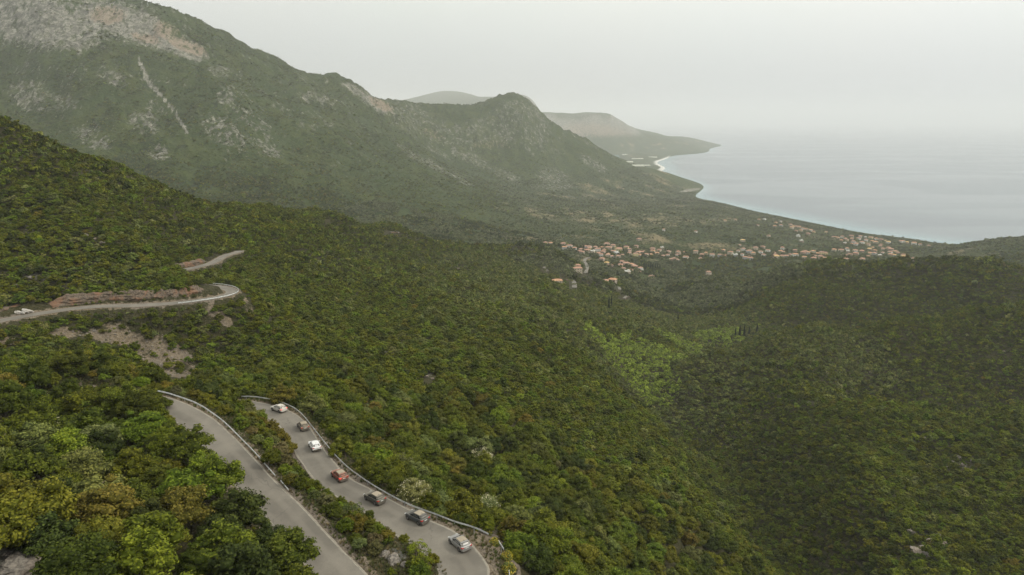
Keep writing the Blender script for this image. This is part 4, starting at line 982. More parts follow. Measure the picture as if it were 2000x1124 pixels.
guardrail(rail_line([(994,1112),(995,1122),(994,1140)], R2), 'short steel rail below the yellow broom at the bottom edge', zoff=.55, face=-1)
i3 = int(np.argmin(np.abs(pxr[:iN]-345))); RR = offset_line(R3d[i3:], 3.1); guardrail(smooth_line(RR[::6], .8), 'steel guardrail round the outer bend of the middle road', face=-1)

# ------------------------------------------------------------------ cars
def paint(name, c, dust=.5, metal=.35, rough=.35):
    m, nt, N, L, b = nmat(name); g = N.new('ShaderNodeNewGeometry'); tc = N.new('ShaderNodeTexCoord')
    sp = N.new('ShaderNodeSeparateXYZ'); L.new(g.outputs['True Normal'], sp.inputs[0])
    nz = noise(N, L, tc.outputs['Object'], 1.6, 5, .6)
    up = mrange(N, L, sp.outputs['Z'], .1, .85, 0, 1)
    so = N.new('ShaderNodeSeparateXYZ'); L.new(tc.outputs['Object'], so.inputs[0])
    rear = mth(N, L, 'MULTIPLY', mrange(N, L, so.outputs['X'], -1.75, -2.1, 0, .55), 1.0)
    low = mrange(N, L, so.outputs['Z'], .75, .35, 0, .45)
    f = mth(N, L, 'MAXIMUM', mth(N, L, 'MAXIMUM', up, rear), low)
    f = mth(N, L, 'MULTIPLY', f, mrange(N, L, nz, .25, .6, .55*dust, 1.0*dust))
    L.new(mixc(N, L, f, c, (.34,.285,.205)), b.inputs['Base Color'])
    b.inputs['Metallic'].default_value = metal*(1-dust*.6); L.new(mrange(N, L, f, 0, .6, rough, .8), b.inputs['Roughness'])
    return m
M_GLASS = simple('car_glass', (.018,.021,.022), .12, var=.2)
M_DGLASS = paint('dusty_car_glass', (.022,.026,.030), .4, 0, .45)
M_TYRE = simple('tyre_rubber', (.022,.021,.02), .85); M_RIM = simple('alloy_rim', (.20,.20,.20), .4, .7)
M_CLAD = paint('black_cladding', (.028,.028,.027), .45, 0, .6)
M_LAMP = simple('tail_lamp', (.42,.02,.015), .25); M_BRAKE = simple('lit_tail_lamp', (.7,.03,.02), .25, emit=((1, .05, .03), .7))
M_PLATE = simple('number_plate', (.66,.66,.62), .5); M_HEAD = simple('headlamp', (.6,.6,.58), .15)
def loft(st, ring):
    V = []; F = []; n = None
    for s in st:
        r = ring(*s); n = len(r); V += r
    for i in range(len(st)-1):
        for k in range(n):
            F.append((i*n+k, i*n+(k+1) % n, (i+1)*n+(k+1) % n, (i+1)*n+k))
    F.append(tuple(range(n-1, -1, -1))); F.append(tuple((len(st)-1)*n+k for k in range(n)))
    return V, F
def car_meshes(L=4.45, Wd=1.86, H=1.62, fast=.0):
    k = L/4.45; w = Wd/2; hz_ = H/1.62
    # lower body: stations along the length (x, half width, sill, shoulder height)
    ST = [(-2.20,.80,.46,.70),(-2.19,.88,.36,.93),(-2.12,.955,.30,1.05),(-1.85,.985,.28,1.10),(-1.3,1.0,.26,1.08),(-.4,.985,.25,1.04),(.5,.985,.25,1.02),(.95,.99,.25,1.02),(1.25,1.0,.27,1.0),(1.7,.97,.29,.95),(1.98,.90,.32,.88),(2.14,.80,.38,.77),(2.20,.70,.46,.66)]
    def ring(x, ww, sl, sh):
        x *= k; W_ = w*ww; sh *= hz_; half = [(W_*.88, sl), (W_*.98, sl+.10), (W_*1.0, sl+(sh-sl)*.45), (W_*.985, sl+(sh-sl)*.75), (W_*.95, sh-.06), (W_*.88, sh), (W_*.45, sh+.035)]
        return [(x, y, z) for y, z in half] + [(x, -y, z) for y, z in half[::-1]]
    body = loft(ST, ring)
    # cabin: levels from the shoulder to the roof: (z, rear x, front x, half width)
    LV = [(1.0, -2.06, 1.22, .90), (1.18, -1.98-.0*fast, .92, .87), (1.40, -1.80+.12*fast, .52, .79), (1.52, -1.62+.2*fast, .24, .73), (1.585, -1.42+.2*fast, -.02, .66), (1.62, -1.0, -.35, .50)]
    def lev(z, xr, xf, hwid):
        z *= hz_; xr *= k; xf *= k; y = w*hwid
        half = [(xf, y*.0), (xf-.03, y*.62), (xf-.16, y*.94), (xf-.42, y), (xr+.40, y), (xr+.14, y*.93), (xr+.02, y*.62), (xr, 0)]
        return [(a, q, z) for a, q in half] + [(a, -q, z) for a, q in half[-2:0:-1]]
    cab = loft(LV, lev); n = 14
    return body, cab, LV, lev
def patch(A, B, a0, a1, b0, b1, out_):      # panel on the surface between two edges A and B, set proud of it
    P = []
    for q in (b0, (b0+b1)/2, b1):
        row = []
        for s in np.linspace(a0, a1, 5):
            A_ = A(s); B_ = B(s); row.append(A_*(1-q)+B_*q)
        P.append(row)
    P = np.array(P); du = P[1, 3]-P[1, 1]; dv = P[2, 2]-P[0, 2]; nn = np.cross(du, dv); nn /= np.linalg.norm(nn)
    if np.dot(nn, out_) < 0: nn = -nn
    V = [p + nn*.012 for row in P for p in row]; F = [(r*5+c, r*5+c+1, r*5+c+6, r*5+c+5) for r in range(2) for c in range(4)]
    b = len(V); V += [v - nn*.02 for v in V]
    F += [tuple(i+b for i in f[::-1]) for f in F]; rim = [0,1,2,3,4,9,14,13,12,11,10,5]
    F += [(rim[i], rim[(i+1) % 12], rim[(i+1) % 12]+b, rim[i]+b) for i in range(12)]
    return V, F
def build_car(loc, yaw, pm, roofm, label, L=4.45, Wd=1.86, H=1.62, fast=0.0, lit=(0, 0), rails=True, pitch=0.0, clad=True, plate=True):
    e = empty('car', tuple(loc), yaw); e.rotation_euler = (0, pitch, yaw); e.scale = (1.08,)*3; tag(e, label, 'car', 'cars driving down the lower road')
    body, cab, LV, lev = car_meshes(L, Wd, H, fast); w = Wd/2; k = L/4.45; hz_ = H/1.62
    o = obj('body', mesh_py('body', body[0], body[1], pm, True), e)
    m = o.modifiers.new('soft', 'SUBSURF'); m.levels = 1; m.render_levels = 2
    c = obj('cabin', mesh_py('cabin', cab[0], cab[1], pm, True), e); m = c.modifiers.new('soft', 'SUBSURF'); m.levels = 1; m.render_levels = 1
    lo = [np.array(p) for p in lev(*LV[0])]; hi = [np.array(p) for p in lev(*LV[3])]; mid = [np.array(p) for p in lev(*LV[2])]
    def edge(ring, i0, i1): return lambda s: ring[i0]*(1-s)+ring[i1]*s
    for sd in (1, -1):
        i0, i1 = (3, 4) if sd == 1 else (11, 10)
        A_ = lambda s, r=lo: np.array((r[i0][0]*(1-s)+r[i1][0]*s + .25*(1-s) , r[i0][1], r[i0][2])); B_ = lambda s, r=hi: np.array((r[i0][0]*(1-s)+r[i1][0]*s, r[i0][1], r[i0][2]))
        for s0, s1 in ((.02, .42), (.47, .82), (.86, 1.08)):
            V_, F_ = patch(A_, B_, s0, s1, .16, .90, np.array((0, sd, .3))); obj('side_window', mesh_py('side_window', V_, F_, M_GLASS), e)
    V_, F_ = patch(lambda s: lo[1]*(1-s)+lo[13]*s, lambda s: hi[1]*(1-s)+hi[13]*s, -.18, 1.18, .10, .94, np.array((1, 0, .5))); V_ = [v + np.array((.02, 0, .01)) for v in V_]; obj('windscreen', mesh_py('windscreen', V_, F_, M_GLASS), e)
    V_, F_ = patch(lambda s: lo[6]*(1-s)+lo[8]*s, lambda s: hi[6]*(1-s)+hi[8]*s, -.12, 1.12, .30, .92, np.array((-1, 0, .5))); V_ = [v + np.array((-.03, 0, .015)) for v in V_]; rw = obj('rear_window', mesh_py('rear_window', V_, F_, M_DGLASS), e)
    b = MB(); b.tube([(-2.07*k, .02, 1.2*hz_), (-1.93*k, -.3, 1.30*hz_)], [.012, .008], 5); b.build('wiper', M_CLAD, rw)
    # dusty roof panel
    b = MB(); zt = 1.625*hz_
    rows = [(-1.45*k+.1*fast, .62, 1.575), (-1.0*k, .66, 1.615), (-.45*k, .655, 1.617), (-.02*k, .60, 1.575)]
    V_ = []; 
    for x_, q, zz in rows: V_ += [(x_, w*q, zz*hz_-.012), (x_, w*q*.5, zz*hz_+.008), (x_, -w*q*.5, zz*hz_+.008), (x_, -w*q, zz*hz_-.012)]
    rf = obj('roof', mesh_py('roof', V_, [(r*4+c_, r*4+c_+1, r*4+c_+5, r*4+c_+4) for r in range(3) for c_ in range(3)], roofm, True), e)
    b = MB(); b.tube([(-1.42*k, 0, zt-.02), (-1.36*k, 0, zt+.06), (-1.20*k, 0, zt+.01)], [.035, .028, .012], 6); b.build('antenna', M_CLAD, rf)
    b = MB(); b.box((-1.70*k+.22*fast, 0, 1.545*hz_), (.30, w*1.34, .035)); b.build('spoiler', pm, e)
    if rails:
        for sd in (1, -1):
            b = MB(); b.tube([(-1.45*k, sd*w*.69, 1.545*hz_), (-1.3*k, sd*w*.69, 1.60*hz_), (-.2*k, sd*w*.69, 1.60*hz_), (-.02, sd*w*.69, 1.54*hz_)], [.022]*4, 6); b.build('roof_rail', M_CLAD, e)
    for sd in (1, -1):
        b = MB(); b.box((.62*k, sd*(w+.09), 1.08*hz_), (.16, .2, .13)); b.build('mirror', pm, e)
        lm = M_BRAKE if lit[0 if sd == 1 else 1] else M_LAMP
        b = MB(); b.box((-2.12*k, sd*w*.74, .93*hz_), (.16, w*.40, .13)); b.box((-2.0*k, sd*w*.925, .95*hz_), (.26, .07, .12)); b.build('tail_lamp', lm, e)
        b = MB(); b.box((2.02*k, sd*w*.70, .78*hz_), (.22, .34, .10)); b.build('headlamp', M_HEAD, e)
    b = MB(); b.box((-2.17*k, 0, .50), (.12, w*1.66, .24), taper=.98); b.build('rear_bumper', M_CLAD if clad else pm, e)
    b = MB(); b.box((-2.10*k, 0, .30), (.22, w*1.4, .16)); b.build('underbody', M_CLAD, e)
    if plate: b = MB(); b.box((-2.205*k, 0, .80*hz_), (.02, .50, .11)); b.build('number_plate', M_PLATE, e)
    b = MB(); b.box((0, 0, .30), (3.6*k, w*1.5, .16)); b.build('floor_pan', M_CLAD, e)
    for sx in (-1.32, 1.34):
        for sd in (1, -1):
            ar = MB(); n_ = 14; V_ = []
            for i in range(n_+1):
                a = pi*i/n_; 
                for r_ in (.345, .455): V_ += [(sx*k+cos(a)*r_, sd*(w*1.005), .36+sin(a)*r_), (sx*k+cos(a)*r_, sd*(w*.90), .36+sin(a)*r_)]
            F_ = [];
            for i in range(n_):
                o4 = i*4; F_ += [(o4, o4+2, o4+6, o4+4), (o4+2, o4+3, o4+7, o4+6), (o4+1, o4, o4+4, o4+5)]
            obj('wheel_arch', mesh_py('wheel_arch', V_, F_, M_CLAD), e)
            b = MB(); b.tube([(sx*k, sd*(w-.235), .36), (sx*k, sd*(w-.205), .36), (sx*k, sd*(w-.02), .36), (sx*k, sd*(w+.012), .36)], [.33, .358, .358, .325], 22); wh = b.build('wheel', M_TYRE, e)
            b = MB(); b.tube([(sx*k, sd*(w-.01), .36), (sx*k, sd*(w+.018), .36)], [.235, .215], 16)
            for q in range(5):
                a = q*2*pi/5; b.box((sx*k+cos(a)*.12, sd*(w+.02), .36+sin(a)*.12), (.05, .02, .05))
            b.build('rim', M_RIM, wh)
    return e
DUSTR = (.30,.25,.18)
CARS = [(545,800,(.62,.60,.55),.45,(.62,.58,.50),.35,'pale champagne car at the head of the line, tail lamp lit', dict(lit=(1,1), L=4.4, clad=False), .25),
        (592,834,(.10,.085,.07),.75,(.24,.20,.15),.8,'dusty brown car second in the line behind the champagne car', dict(L=4.45), .2),
        (615,873,(.78,.78,.76),.08,(.76,.76,.73),.08,'clean white car third in the line of cars', dict(L=4.4, rails=False), .0),
        (663,931,(.27,.05,.03),.55,(.30,.25,.18),.85,'dusty red car with beige dust on its roof', dict(lit=(1,0), L=4.45), .3),
        (732,975,(.075,.080,.070),.45,(.30,.25,.18),.85,'dark grey car right behind the dusty red car', dict(L=4.5), .35),
        (815,1013,(.055,.065,.070),.32,(.28,.24,.185),.8,'dark slate car with pale dusty roof between dark grey and silver cars', dict(L=4.4, H=1.66), .25),
        (898,1063,(.34,.34,.335),.25,(.27,.22,.165),.85,'silver car with brown dusty roof last in the line', dict(L=4.3, H=1.56, fast=.6, rails=True, clad=False), .7)]
R2d = densify(R2, .3)
CARPOS = []
for px, py, c, dust, rc, rdust, lab, kw, met in CARS:
    z = 352.0
    for _ in range(4):
        p = at_z(px, py, z+.35); j = int(np.argmin(np.hypot(R2d[:, 0]-p[0], R2d[:, 1]-p[1]))); z = R2d[j, 2]+.045
    t = R2d[min(j+6, len(R2d)-1)]-R2d[max(j-6, 0)]; yaw = atan2(t[1], t[0]); slope = atan2(t[2], hypot(t[0], t[1]))
    pm = paint('car_paint', c, dust, met); rm = paint('roof_paint', rc, rdust, .1, .5)
    build_car((p[0], p[1], z-.005), yaw, pm, rm, lab, pitch=-slope, **kw)

# ------------------------------------------------------------------ village houses
def wall_mat(name, c): return simple(name, c, .85, var=.12, scale=.5)
WALLS = {'cream': wall_mat('cream_render', (.55,.47,.36)), 'white': wall_mat('white_render', (.72,.70,.66)), 'tan': wall_mat('tan_stone', (.36,.29,.22)), 'pale yellow': wall_mat('pale_yellow_render', (.66,.55,.30)), 'grey': wall_mat('grey_render', (.46,.47,.48))}
def tile_mat(name, c):
    m, nt, N, L, b = nmat(name); tc = N.new('ShaderNodeTexCoord'); f = noise(N, L, tc.outputs['Object'], .5, 5, .65); wv = N.new('ShaderNodeTexWave'); wv.inputs['Scale'].default_value = 1.6; L.new(tc.outputs['Object'], wv.inputs['Vector'])
    cc = mixc(N, L, mrange(N, L, f, .3, .7), tuple(x*.72 for x in c), tuple(min(1, x*1.2) for x in c)); L.new(cc, b.inputs['Base Color']); b.inputs['Roughness'].default_value = .9
    bump(N, L, b, wv.outputs['Fac'], .4, .1); return m
TILES = {'terracotta': tile_mat('terracotta_tiles', (.42,.235,.155)), 'orange': tile_mat('orange_tiles', (.50,.27,.15)), 'weathered': tile_mat('weathered_tiles', (.38,.22,.15)), 'ochre': tile_mat('ochre_tiles', (.62,.40,.16))}
M_WIN = simple('window_glass', (.035,.04,.045), .2); M_SHUT = simple('wood_shutter', (.12,.085,.055), .7); M_CONC = simple('flat_roof_concrete', (.62,.60,.55), .85, var=.1, scale=.4)
HV = {}
def house_parts(v):
    if v in HV: return HV[v]
    r = random.Random(v+50); w = r.uniform(8.5, 13); d = r.uniform(7.5, 10); h = r.choice((3.6, 5.8, 6.2, 6.4)); flat = v in (9,)
    a = MB(); a.box((0, 0, h/2-2.5), (w, d, h+5))
    if r.random() < .5: a.box((w*.32, -d*.5-1.2, h*.3-2.5), (w*.36, 2.6, h*.6+5))
    rf = MB(); ow, od, rh = w/2+.5, d/2+.5, r.uniform(1.7, 2.4)
    if flat: rf.box((0, 0, h+.15), (w+.6, d+.6, .3)); rf.box((w*.2, d*.1, h+1.3), (w*.4, d*.4, 2.0))
    else:
        q = max(0, ow-od)+r.choice((0, 1.2)); V_ = [(-ow,-od,h-.1),(ow,-od,h-.1),(ow,od,h-.1),(-ow,od,h-.1),(-ow,-od,h+.08),(ow,-od,h+.08),(ow,od,h+.08),(-ow,od,h+.08),(-q,0,h+rh),(q,0,h+rh)]
        rf.add(V_, [(3,2,1,0),(0,1,5,4),(1,2,6,5),(2,3,7,6),(3,0,4,7),(4,5,9,8),(5,6,9),(6,7,8,9),(7,4,8)])
    ch = MB(); ch.box((w*.2, d*.12, h+rh*.6+.5), (.8, .8, 2.2)); ch.box((w*.2, d*.12, h+rh*.6+1.7), (1.0, 1.0, .2))
    win = []
    for fl in range(1 if h < 4 else 2):
        for xx in (-.32, 0, .32):
            if not (fl == 0 and xx == 0): win.append((xx*w, -d/2-.03, 1.6+fl*3.0, 0))
        win.append((-w/2-.03, -d*.2, 1.7+fl*3.0, 1)); win.append((w/2+.03, d*.1, 1.7+fl*3.0, 1))
    HV[v] = (mesh_py('wall', a.V, a.F), mesh_py('roof', rf.V, rf.F), mesh_py('chimney', ch.V, ch.F, WALLS['tan']), win, h, w, d); return HV[v]
wb = MB(); wb.box((0, 0, 0), (1.15, .10, 1.4)); WINM = mesh_py('window', wb.V, wb.F, M_WIN); wb = MB(); wb.box((-.75, -.03, 0), (.42, .08, 1.5)); wb.box((.75, -.03, 0), (.42, .08, 1.5)); SHM = mesh_py('shutter', wb.V, wb.F, M_SHUT)
db = MB(); db.box((0, 0, 0), (1.2, .1, 2.2)); DOORM = mesh_py('door', db.V, db.F, M_SHUT)
def Z8(L): return [(1100+a/8, 460+b/8) for a, b in L]
def Za(L): return [(1300+a/6.667, 420+b/6.667) for a, b in L]
def Zb(L): return [(1560+a/6.667, 420+b/6.667) for a, b in L]
V_UP = Z8([(0,135),(20,190),(95,170),(175,198),(340,180),(405,180),(290,225),(250,245),(370,235),(410,205),(285,265),(500,185),(540,225),(460,250),(550,265),(605,195),(640,230),(620,260),(680,140),(710,200),(780,160),(780,250),(705,275),(590,300),(690,310),(760,325),(985,190),(1035,220),(1040,250),(1030,280),(920,305),(850,335),(830,275),(1140,165),(1145,195),(1255,238),(1170,270),(1220,265),(1130,290),(1190,295),(1300,295),(1370,300),(1395,215),(1400,240),(1465,280),(1500,230),(1545,190),(1560,310),(1600,310),(1645,255),(1795,265),(1780,305),(1900,250),(1930,335),(1780,370),(-200,120),(-275,115)])
V_LOW = Z8([(605,370),(680,430),(740,470),(915,415),(895,465),(985,450),(1070,460),(1115,490),(940,515),(1060,540),(1200,512),(1190,555),(1005,580)])
V_OUT = Z8([(1185,60),(1375,635),(225,480),(225,540),(660,722),(770,715),(-95,738),(2270,585),(1570,-95)])
V_MID = Za([(390,480),(275,548),(150,578),(70,575),(525,490),(470,525),(450,562),(605,525),(705,525),(750,458),(765,530),(840,490),(945,458),(1012,440),(910,525),(995,510),(1085,475),(1080,525),(1140,495),(1035,560),(1105,565),(1235,478),(1265,415),(1330,460),(1275,520),(1410,480),(1500,465),(1540,475),(1520,428),(1430,525),(1385,545),(1445,545),(1520,535),(1555,540),(1620,515),(1690,520),(1685,460),(1815,475),(1860,488),(1790,492),(1920,470),(1805,550),(1925,565),(1935,530),(1985,495),(965,382),(1170,432)])
V_SLOPE = Za([(775,68),(910,55),(1215,55),(1285,55),(1200,130),(1340,270),(390,210),(1005,330),(1420,140),(1765,338),(1725,265),(1855,245)])
V_RIDGE = Za([(1435,95),(1495,82),(1500,130),(1625,120),(1640,160),(1665,140),(1700,150),(1740,150),(1790,175),(1830,182),(1760,200),(1700,200),(1890,195),(1925,215)])
V_SEA = Zb([(455,285),(500,295),(565,280),(605,297),(690,305),(555,322),(620,318),(780,303),(685,272),(800,272),(865,287),(935,294),(875,320),(1010,305),(955,330),(1000,355),(1070,320),(1125,322),(1165,352),(820,352),(710,345),(690,370),(600,362),(905,385),(745,378),(965,412),(1060,400),(1075,380),(1165,430),(1095,440),(1200,450),(920,443),(990,460),(1090,480),(1190,485),(1255,475),(1250,510),(1290,490),(1195,515),(1055,525),(960,500),(925,495),(1360,520),(1365,540),(1490,565),(1350,342),(1410,352),(1325,342),(1500,366),(1580,380),(1690,390),(355,218)])
V_BACK = Zb([(630,436),(640,470),(735,465),(820,475),(550,460),(460,452),(740,508),(665,512),(615,527),(615,575),(550,570),(905,535),(830,578),(305,495),(350,495),(345,565),(285,545)])
wk = list(WALLS); HOUSE_XY = []
def add_house(px, py, where, i, n_, group):
    p = hit(px, py+2.5, 1.5); r = random.Random(int(px*31+py*17)); v = r.choice([0, 1, 2, 3, 4, 5, 6, 7, 8]) if r.random() > .06 else 9
    wm, rm, cm, win, h, w, d = house_parts(v); wc = r.choices(wk, (5, 4, 3, 1.2, .8))[0]; rc = r.choices(list(TILES), (5, 2.5, 4, .6))[0]
    yaw = atan2(p[1], p[0]) - pi/2 + r.uniform(-.6, .6)
    for q in HOUSE_XY:
        if hypot(p[0]-q[0], p[1]-q[1]) < 8.5: p = np.array((p[0]+r.uniform(4, 8)*(1 if p[0] > q[0] else -1), p[1]+r.uniform(-6, 6), 0)); p[2] = float(zq(p[0], p[1]))
    HOUSE_XY.append(p)
    rn = {'terracotta': 'terracotta roofed', 'orange': 'orange roofed', 'weathered': 'weathered brown roofed', 'ochre': 'ochre roofed'}[rc]
    if v == 9: rn = 'flat roofed'
    e = empty('house', (p[0], p[1], p[2]), yaw); sc_ = r.uniform(.8, 1.12); e.scale = (sc_,)*3
    tag(e, '%s %s house %s, %s from left' % (rn, wc, where, ordw(i)), 'house', group)
    o = obj('wall', wm.copy() if not wm.materials else wm, e); 
    key = ('w', v, wc)
    if key not in HV: mm_ = wm.copy(); mm_.materials.clear(); mm_.materials.append(WALLS[wc]); HV[key] = mm_
    o.data = HV[key]; key = ('r', v, rc)
    if key not in HV: mm_ = rm.copy(); mm_.materials.clear(); mm_.materials.append(M_CONC if v == 9 else TILES[rc]); HV[key] = mm_
    ro = obj('roof', HV[key], e)
    if v != 9 and r.random() < .5: obj('chimney', cm, ro)
    for (a, b_, c_, sd) in win:
        o = obj('window', WINM, e, (a, b_, c_)); o.rotation_euler = (0, 0, pi/2 if sd else 0)
    obj('door', DOORM, e, (0, -d/2-.04, 1.05))
for where, L_, group in [('in the upper village', V_UP, 'houses of the upper village'), ('in the cluster below the upper village', V_LOW, 'houses below the upper village'), ('standing alone among the groves', V_OUT, 'scattered houses'),
                         ('along the village terrace', V_MID, 'houses along the village terrace'), ('on the slope above the coast', V_SLOPE, 'houses on the coastal slope'), ('in the hamlet on the coastal ridge', V_RIDGE, 'houses of the ridge hamlet'),
                         ('in the seaside village', V_SEA, 'houses of the seaside village'), ('behind the right-hand hill crest', V_BACK, 'houses behind the right hill')]:
    L_ = sorted(L_)
    for i, (a, b_) in enumerate(L_): add_house(a, b_, where, i, len(L_), group)
# church with its bell tower
p = hit(1209, 492, 1.0); e = empty('church', tuple(p), atan2(p[1], p[0])-pi/2+.15); tag(e, 'pale yellow church with tall bell tower in the upper village', 'church')
b = MB(); b.box((0, 0, 3), (15, 10, 12)); b.build('wall', WALLS['pale yellow'], e)
b = MB(); V_ = [(-8,-5.6,9),(8,-5.6,9),(8,5.6,9),(-8,5.6,9),(-6,0,12),(6,0,12)]; b.add(V_, [(3,2,1,0),(0,1,5,4),(1,2,5),(2,3,4,5),(3,0,4)]); b.build('roof', TILES['terracotta'], e)
b = MB(); b.box((-9.6, -3, 5.5), (3.2, 3.2, 17)); b.box((-9.6, -3, 14.2), (3.7, 3.7, .4)); b.box((-9.6, -3, 15.6), (2.4, 2.4, 2.5)); tw = b.build('bell_tower', WALLS['pale yellow'], e)
b = MB(); b.box((-9.6, -3, 17.6), (2.8, 2.8, 1.6), taper=.1); b.build('spire', TILES['weathered'], tw)
for xx in (-4.5, 0, 4.5):
    b = MB(); b.box((xx, -5.05, 5.2), (1.3, .12, 3.2)); b.build('window', M_WIN, e)
b = MB(); b.box((-9.6, -4.63, 12), (1.2, .1, 2.2)); b.build('belfry_opening', M_WIN, tw)

# ------------------------------------------------------------------ greenhouses on the far bay plain
M_GH = simple('greenhouse_film', (.55,.54,.45), .6, var=.1, scale=.02)
for i, (a, b_, w_, d_) in enumerate(sorted([(1245,311,120,40),(1222,303,80,30),(1275,308,90,30),(1240,325,110,30),(1262,324,70,26),(1205,306,60,30),(1228,318,50,24)])):
    p = hit(a, b_); e = empty('greenhouse', tuple(p), random.uniform(-.15, .15)); tag(e, 'long pale greenhouse on the plain of the far bay, %s from the left' % ordw(i), 'greenhouse', 'greenhouses by the far bay')
    b = MB(); b.box((0, 0, .5), (w_, d_, 7)); b.build('wall', M_GH, e)
    b = MB(); V_ = [(-w_/2-.5,-d_/2-.5,4.05),(w_/2+.5,-d_/2-.5,4.05),(w_/2+.5,d_/2+.5,4.05),(-w_/2-.5,d_/2+.5,4.05),(-w_/2-.5,0,8),(w_/2+.5,0,8)]; b.add(V_, [(3,2,1,0),(0,1,5,4),(1,2,5),(2,3,4,5),(3,0,4)]); b.build('roof', M_GH, e)

# ------------------------------------------------------------------ cypresses
cy_spots = [('beside the lone house in the groves', [(1189,600,15),(1194,600,16)]), ('in the row below the village terrace', [(1262,523,13),(1266,524,14),(1270,525,15),(1275,525,15),(1280,525,16),(1284,524,14),(1289,525,12)]),
            ('beside the church', [(1217,492,15)]), ('in the middle of the groves', [(1324,626,12)]), ('at the edge of the bright green meadow trees', [(1436,657,13),(1444,656,15),(1453,655,16),(1463,654,12),(1478,650,13)])]
for where, L_ in cy_spots:
    for i, (a, b_, h) in enumerate(L_):
        p = hit(a, b_, 2.0); e = empty('cypress', (p[0], p[1], p[2]-.3), random.uniform(0, 6)); e.scale = (h*.19, h*.19, h)
        tag(e, ('tall dark cypress %s' % where) + ('' if len(L_) == 1 else ', %s from the left' % ordw(i)), 'cypress', 'slim dark cypresses')
        c = obj('crown', CYP[i % 2], e); c['tint'] = [.030, .042, .024]
        t_ = obj('trunk', TRUNKS[0], e); t_.scale = (.6, .6, .5)

# ------------------------------------------------------------------ mast on the summit
p = hit(289, 12); e = empty('radio_mast', tuple(p)); tag(e, 'thin lattice radio mast on the mountain top at the upper left', 'mast')
for k in range(3):
    a = k*2*pi/3; b = MB(); b.tube([(cos(a)*1.6, sin(a)*1.6, -3), (cos(a)*.5, sin(a)*.5, 26)], [.22, .14], 6); b.build('leg', M_STEEL_D, e)
b = MB()
for q in range(9):
    z0 = q*2.8; r0 = 1.5-1.0*z0/26; r1 = 1.5-1.0*(z0+2.8)/26
    for k in range(3):
        a = k*2*pi/3; a2 = a+2*pi/3; b.tube([(cos(a)*r0, sin(a)*r0, z0), (cos(a2)*r1, sin(a2)*r1, z0+2.8)], [.09, .09], 4)
b.build('bracing', M_STEEL_D, e)
for z0, a in ((18, -1.2), (21, -2.0), (15, -1.6)):
    b = MB(); b.tube([(cos(a)*.8, sin(a)*.8, z0), (cos(a)*1.6, sin(a)*1.6, z0)], [1.1, 1.2], 12); b.build('dish', M_PLATE, e)

# ------------------------------------------------------------------ roadside sign, broom bushes, grass
M_BLUE = simple('blue_sign_back', (.22,.30,.42), .5)
p = hit(963, 1043); e = empty('road_sign', tuple(p), .9); tag(e, 'slim sign post seen edge-on beside the end of the guardrail', 'sign')
b = MB(); b.tube([(0, 0, -.3), (0, 0, 2.3)], [.035, .035], 8); b.build('post', M_STEEL_D, e)
b = MB(); b.box((0, -.05, 1.95), (.5, .02, .62)); b.build('plate', M_BLUE, e)
for px, py, dm, lab in [(990,1096,2.1,'upper yellow flowering broom beside the hairpin shoulder'), (994,1122,2.4,'lower yellow flowering broom at the bottom edge by the hairpin'), (965,1066,1.8,'sparse yellow broom between sign post and short rail'), (985,1046,2.2,'yellow broom bush right of the sign post'), (955,1046,1.2,'small yellow broom left of the sign post')]:
    p = hit(px, py); e = empty('broom_bush', (p[0], p[1], p[2]-.22*dm), random.uniform(0, 6)); e.scale = (dm, dm, dm*1.05); tag(e, lab, 'bush', 'yellow broom bushes')
    c = obj('crown', NEAR[random.randrange(8)], e); c['tint'] = [.115, .135, .035]; tag(obj('flowers', flower_mesh(int(px), None, -.22, .034), e), kind='stuff'); obj('trunk', TRUNKS[1], e)
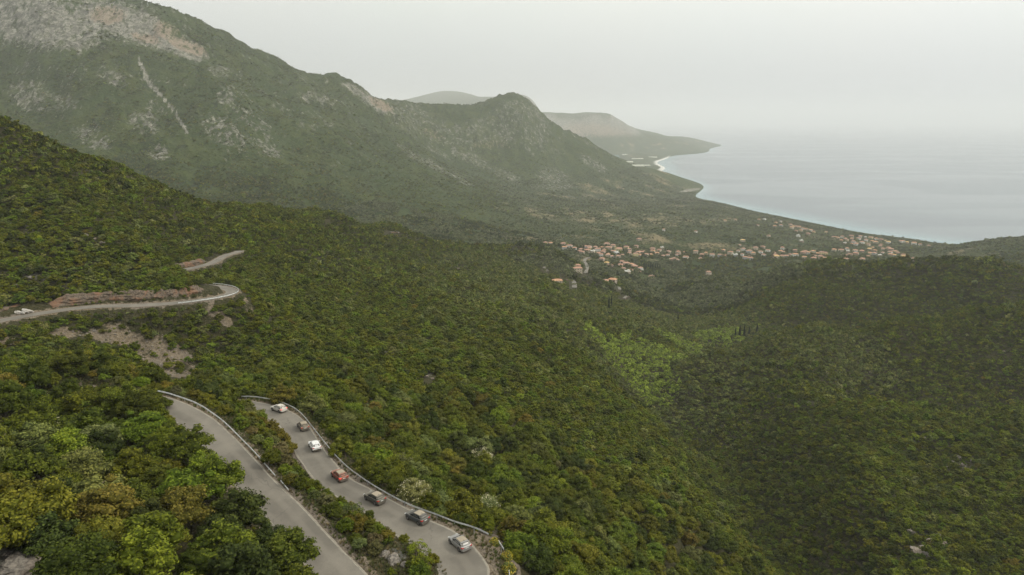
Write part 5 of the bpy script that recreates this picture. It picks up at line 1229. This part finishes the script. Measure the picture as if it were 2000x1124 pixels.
def tuft_mesh(seed):
    r = np.random.default_rng(seed); V_ = []; F_ = []
    for k in range(26):
        a = r.uniform(0, 6.28); l = r.uniform(.5, 1.0); o_ = r.uniform(0, .3); tip = np.array((cos(a)*(o_+.35*l), sin(a)*(o_+.35*l), l)); base = np.array((cos(a)*o_*.6, sin(a)*o_*.6, -.05)); sd = np.array((-sin(a), cos(a), 0))*.045
        b_ = len(V_); V_ += [base-sd, base+sd, (base+tip)/2+sd*.8+np.array((0, 0, .12)), tip, (base+tip)/2-sd*.8+np.array((0, 0, .12))]; F_.append((b_, b_+1, b_+2, b_+3, b_+4))
    me = mesh_py('tuft', V_, F_, M_LEAF); add_attr(me, 'leafv', r.uniform(.2, .9, len(V_))); return me
TUFT = [tuft_mesh(k) for k in range(4)]
x, y = jitter_points(55, 200, .62); rd, _, hw, rid, sd = road_dist(x, y); ed = rd-hw
st = (rid <= 1) & (((rid == 0) & (sd > 0)) | ((rid == 1) & (sd < 0))) & (ed < 7)
m = (ed > .35) & (rng.random(len(x)) < np.where(st, .8, np.clip(1.1-ed/5.5, 0, .75))) & (ed < 8) & visible_mask(x, y, 2); x, y, ed = x[m], y[m], ed[m]; n_ = len(x)
s_ = rng.uniform(.28, .75, n_); gt = np.array([(.20,.165,.085),(.135,.130,.055),(.085,.105,.03),(.105,.12,.04)])[rng.integers(0, 4, n_)]*rng.uniform(.75, 1.25, (n_, 1))
print('tufts', n_)
cover('roadside_grass', x, y, zq(x, y), s_, s_*rng.uniform(.6, 1.1, n_), np.zeros(n_, int), TUFT, 'dry grass and weeds along the road edges', 'grass', gt)

# ------------------------------------------------------------------ haze
mz, nt, N, L, b = nmat('haze_air'); N.remove(b)
vol = N.new('ShaderNodeVolumePrincipled'); vol.inputs['Color'].default_value = (.975, .99, .99, 1); vol.inputs['Density'].default_value = 6.3e-5; vol.inputs['Anisotropy'].default_value = 0.0
L.new(vol.outputs[0], N['Material Output'].inputs['Volume'])
hz = MB(); hz.box((20000, 42000, 650-90), (130000, 110000, 1500)); hz.build('haze', mz); tag(bpy.data.objects['haze'], 'pale haze hanging over the sea and mountains', 'haze', kind='stuff')
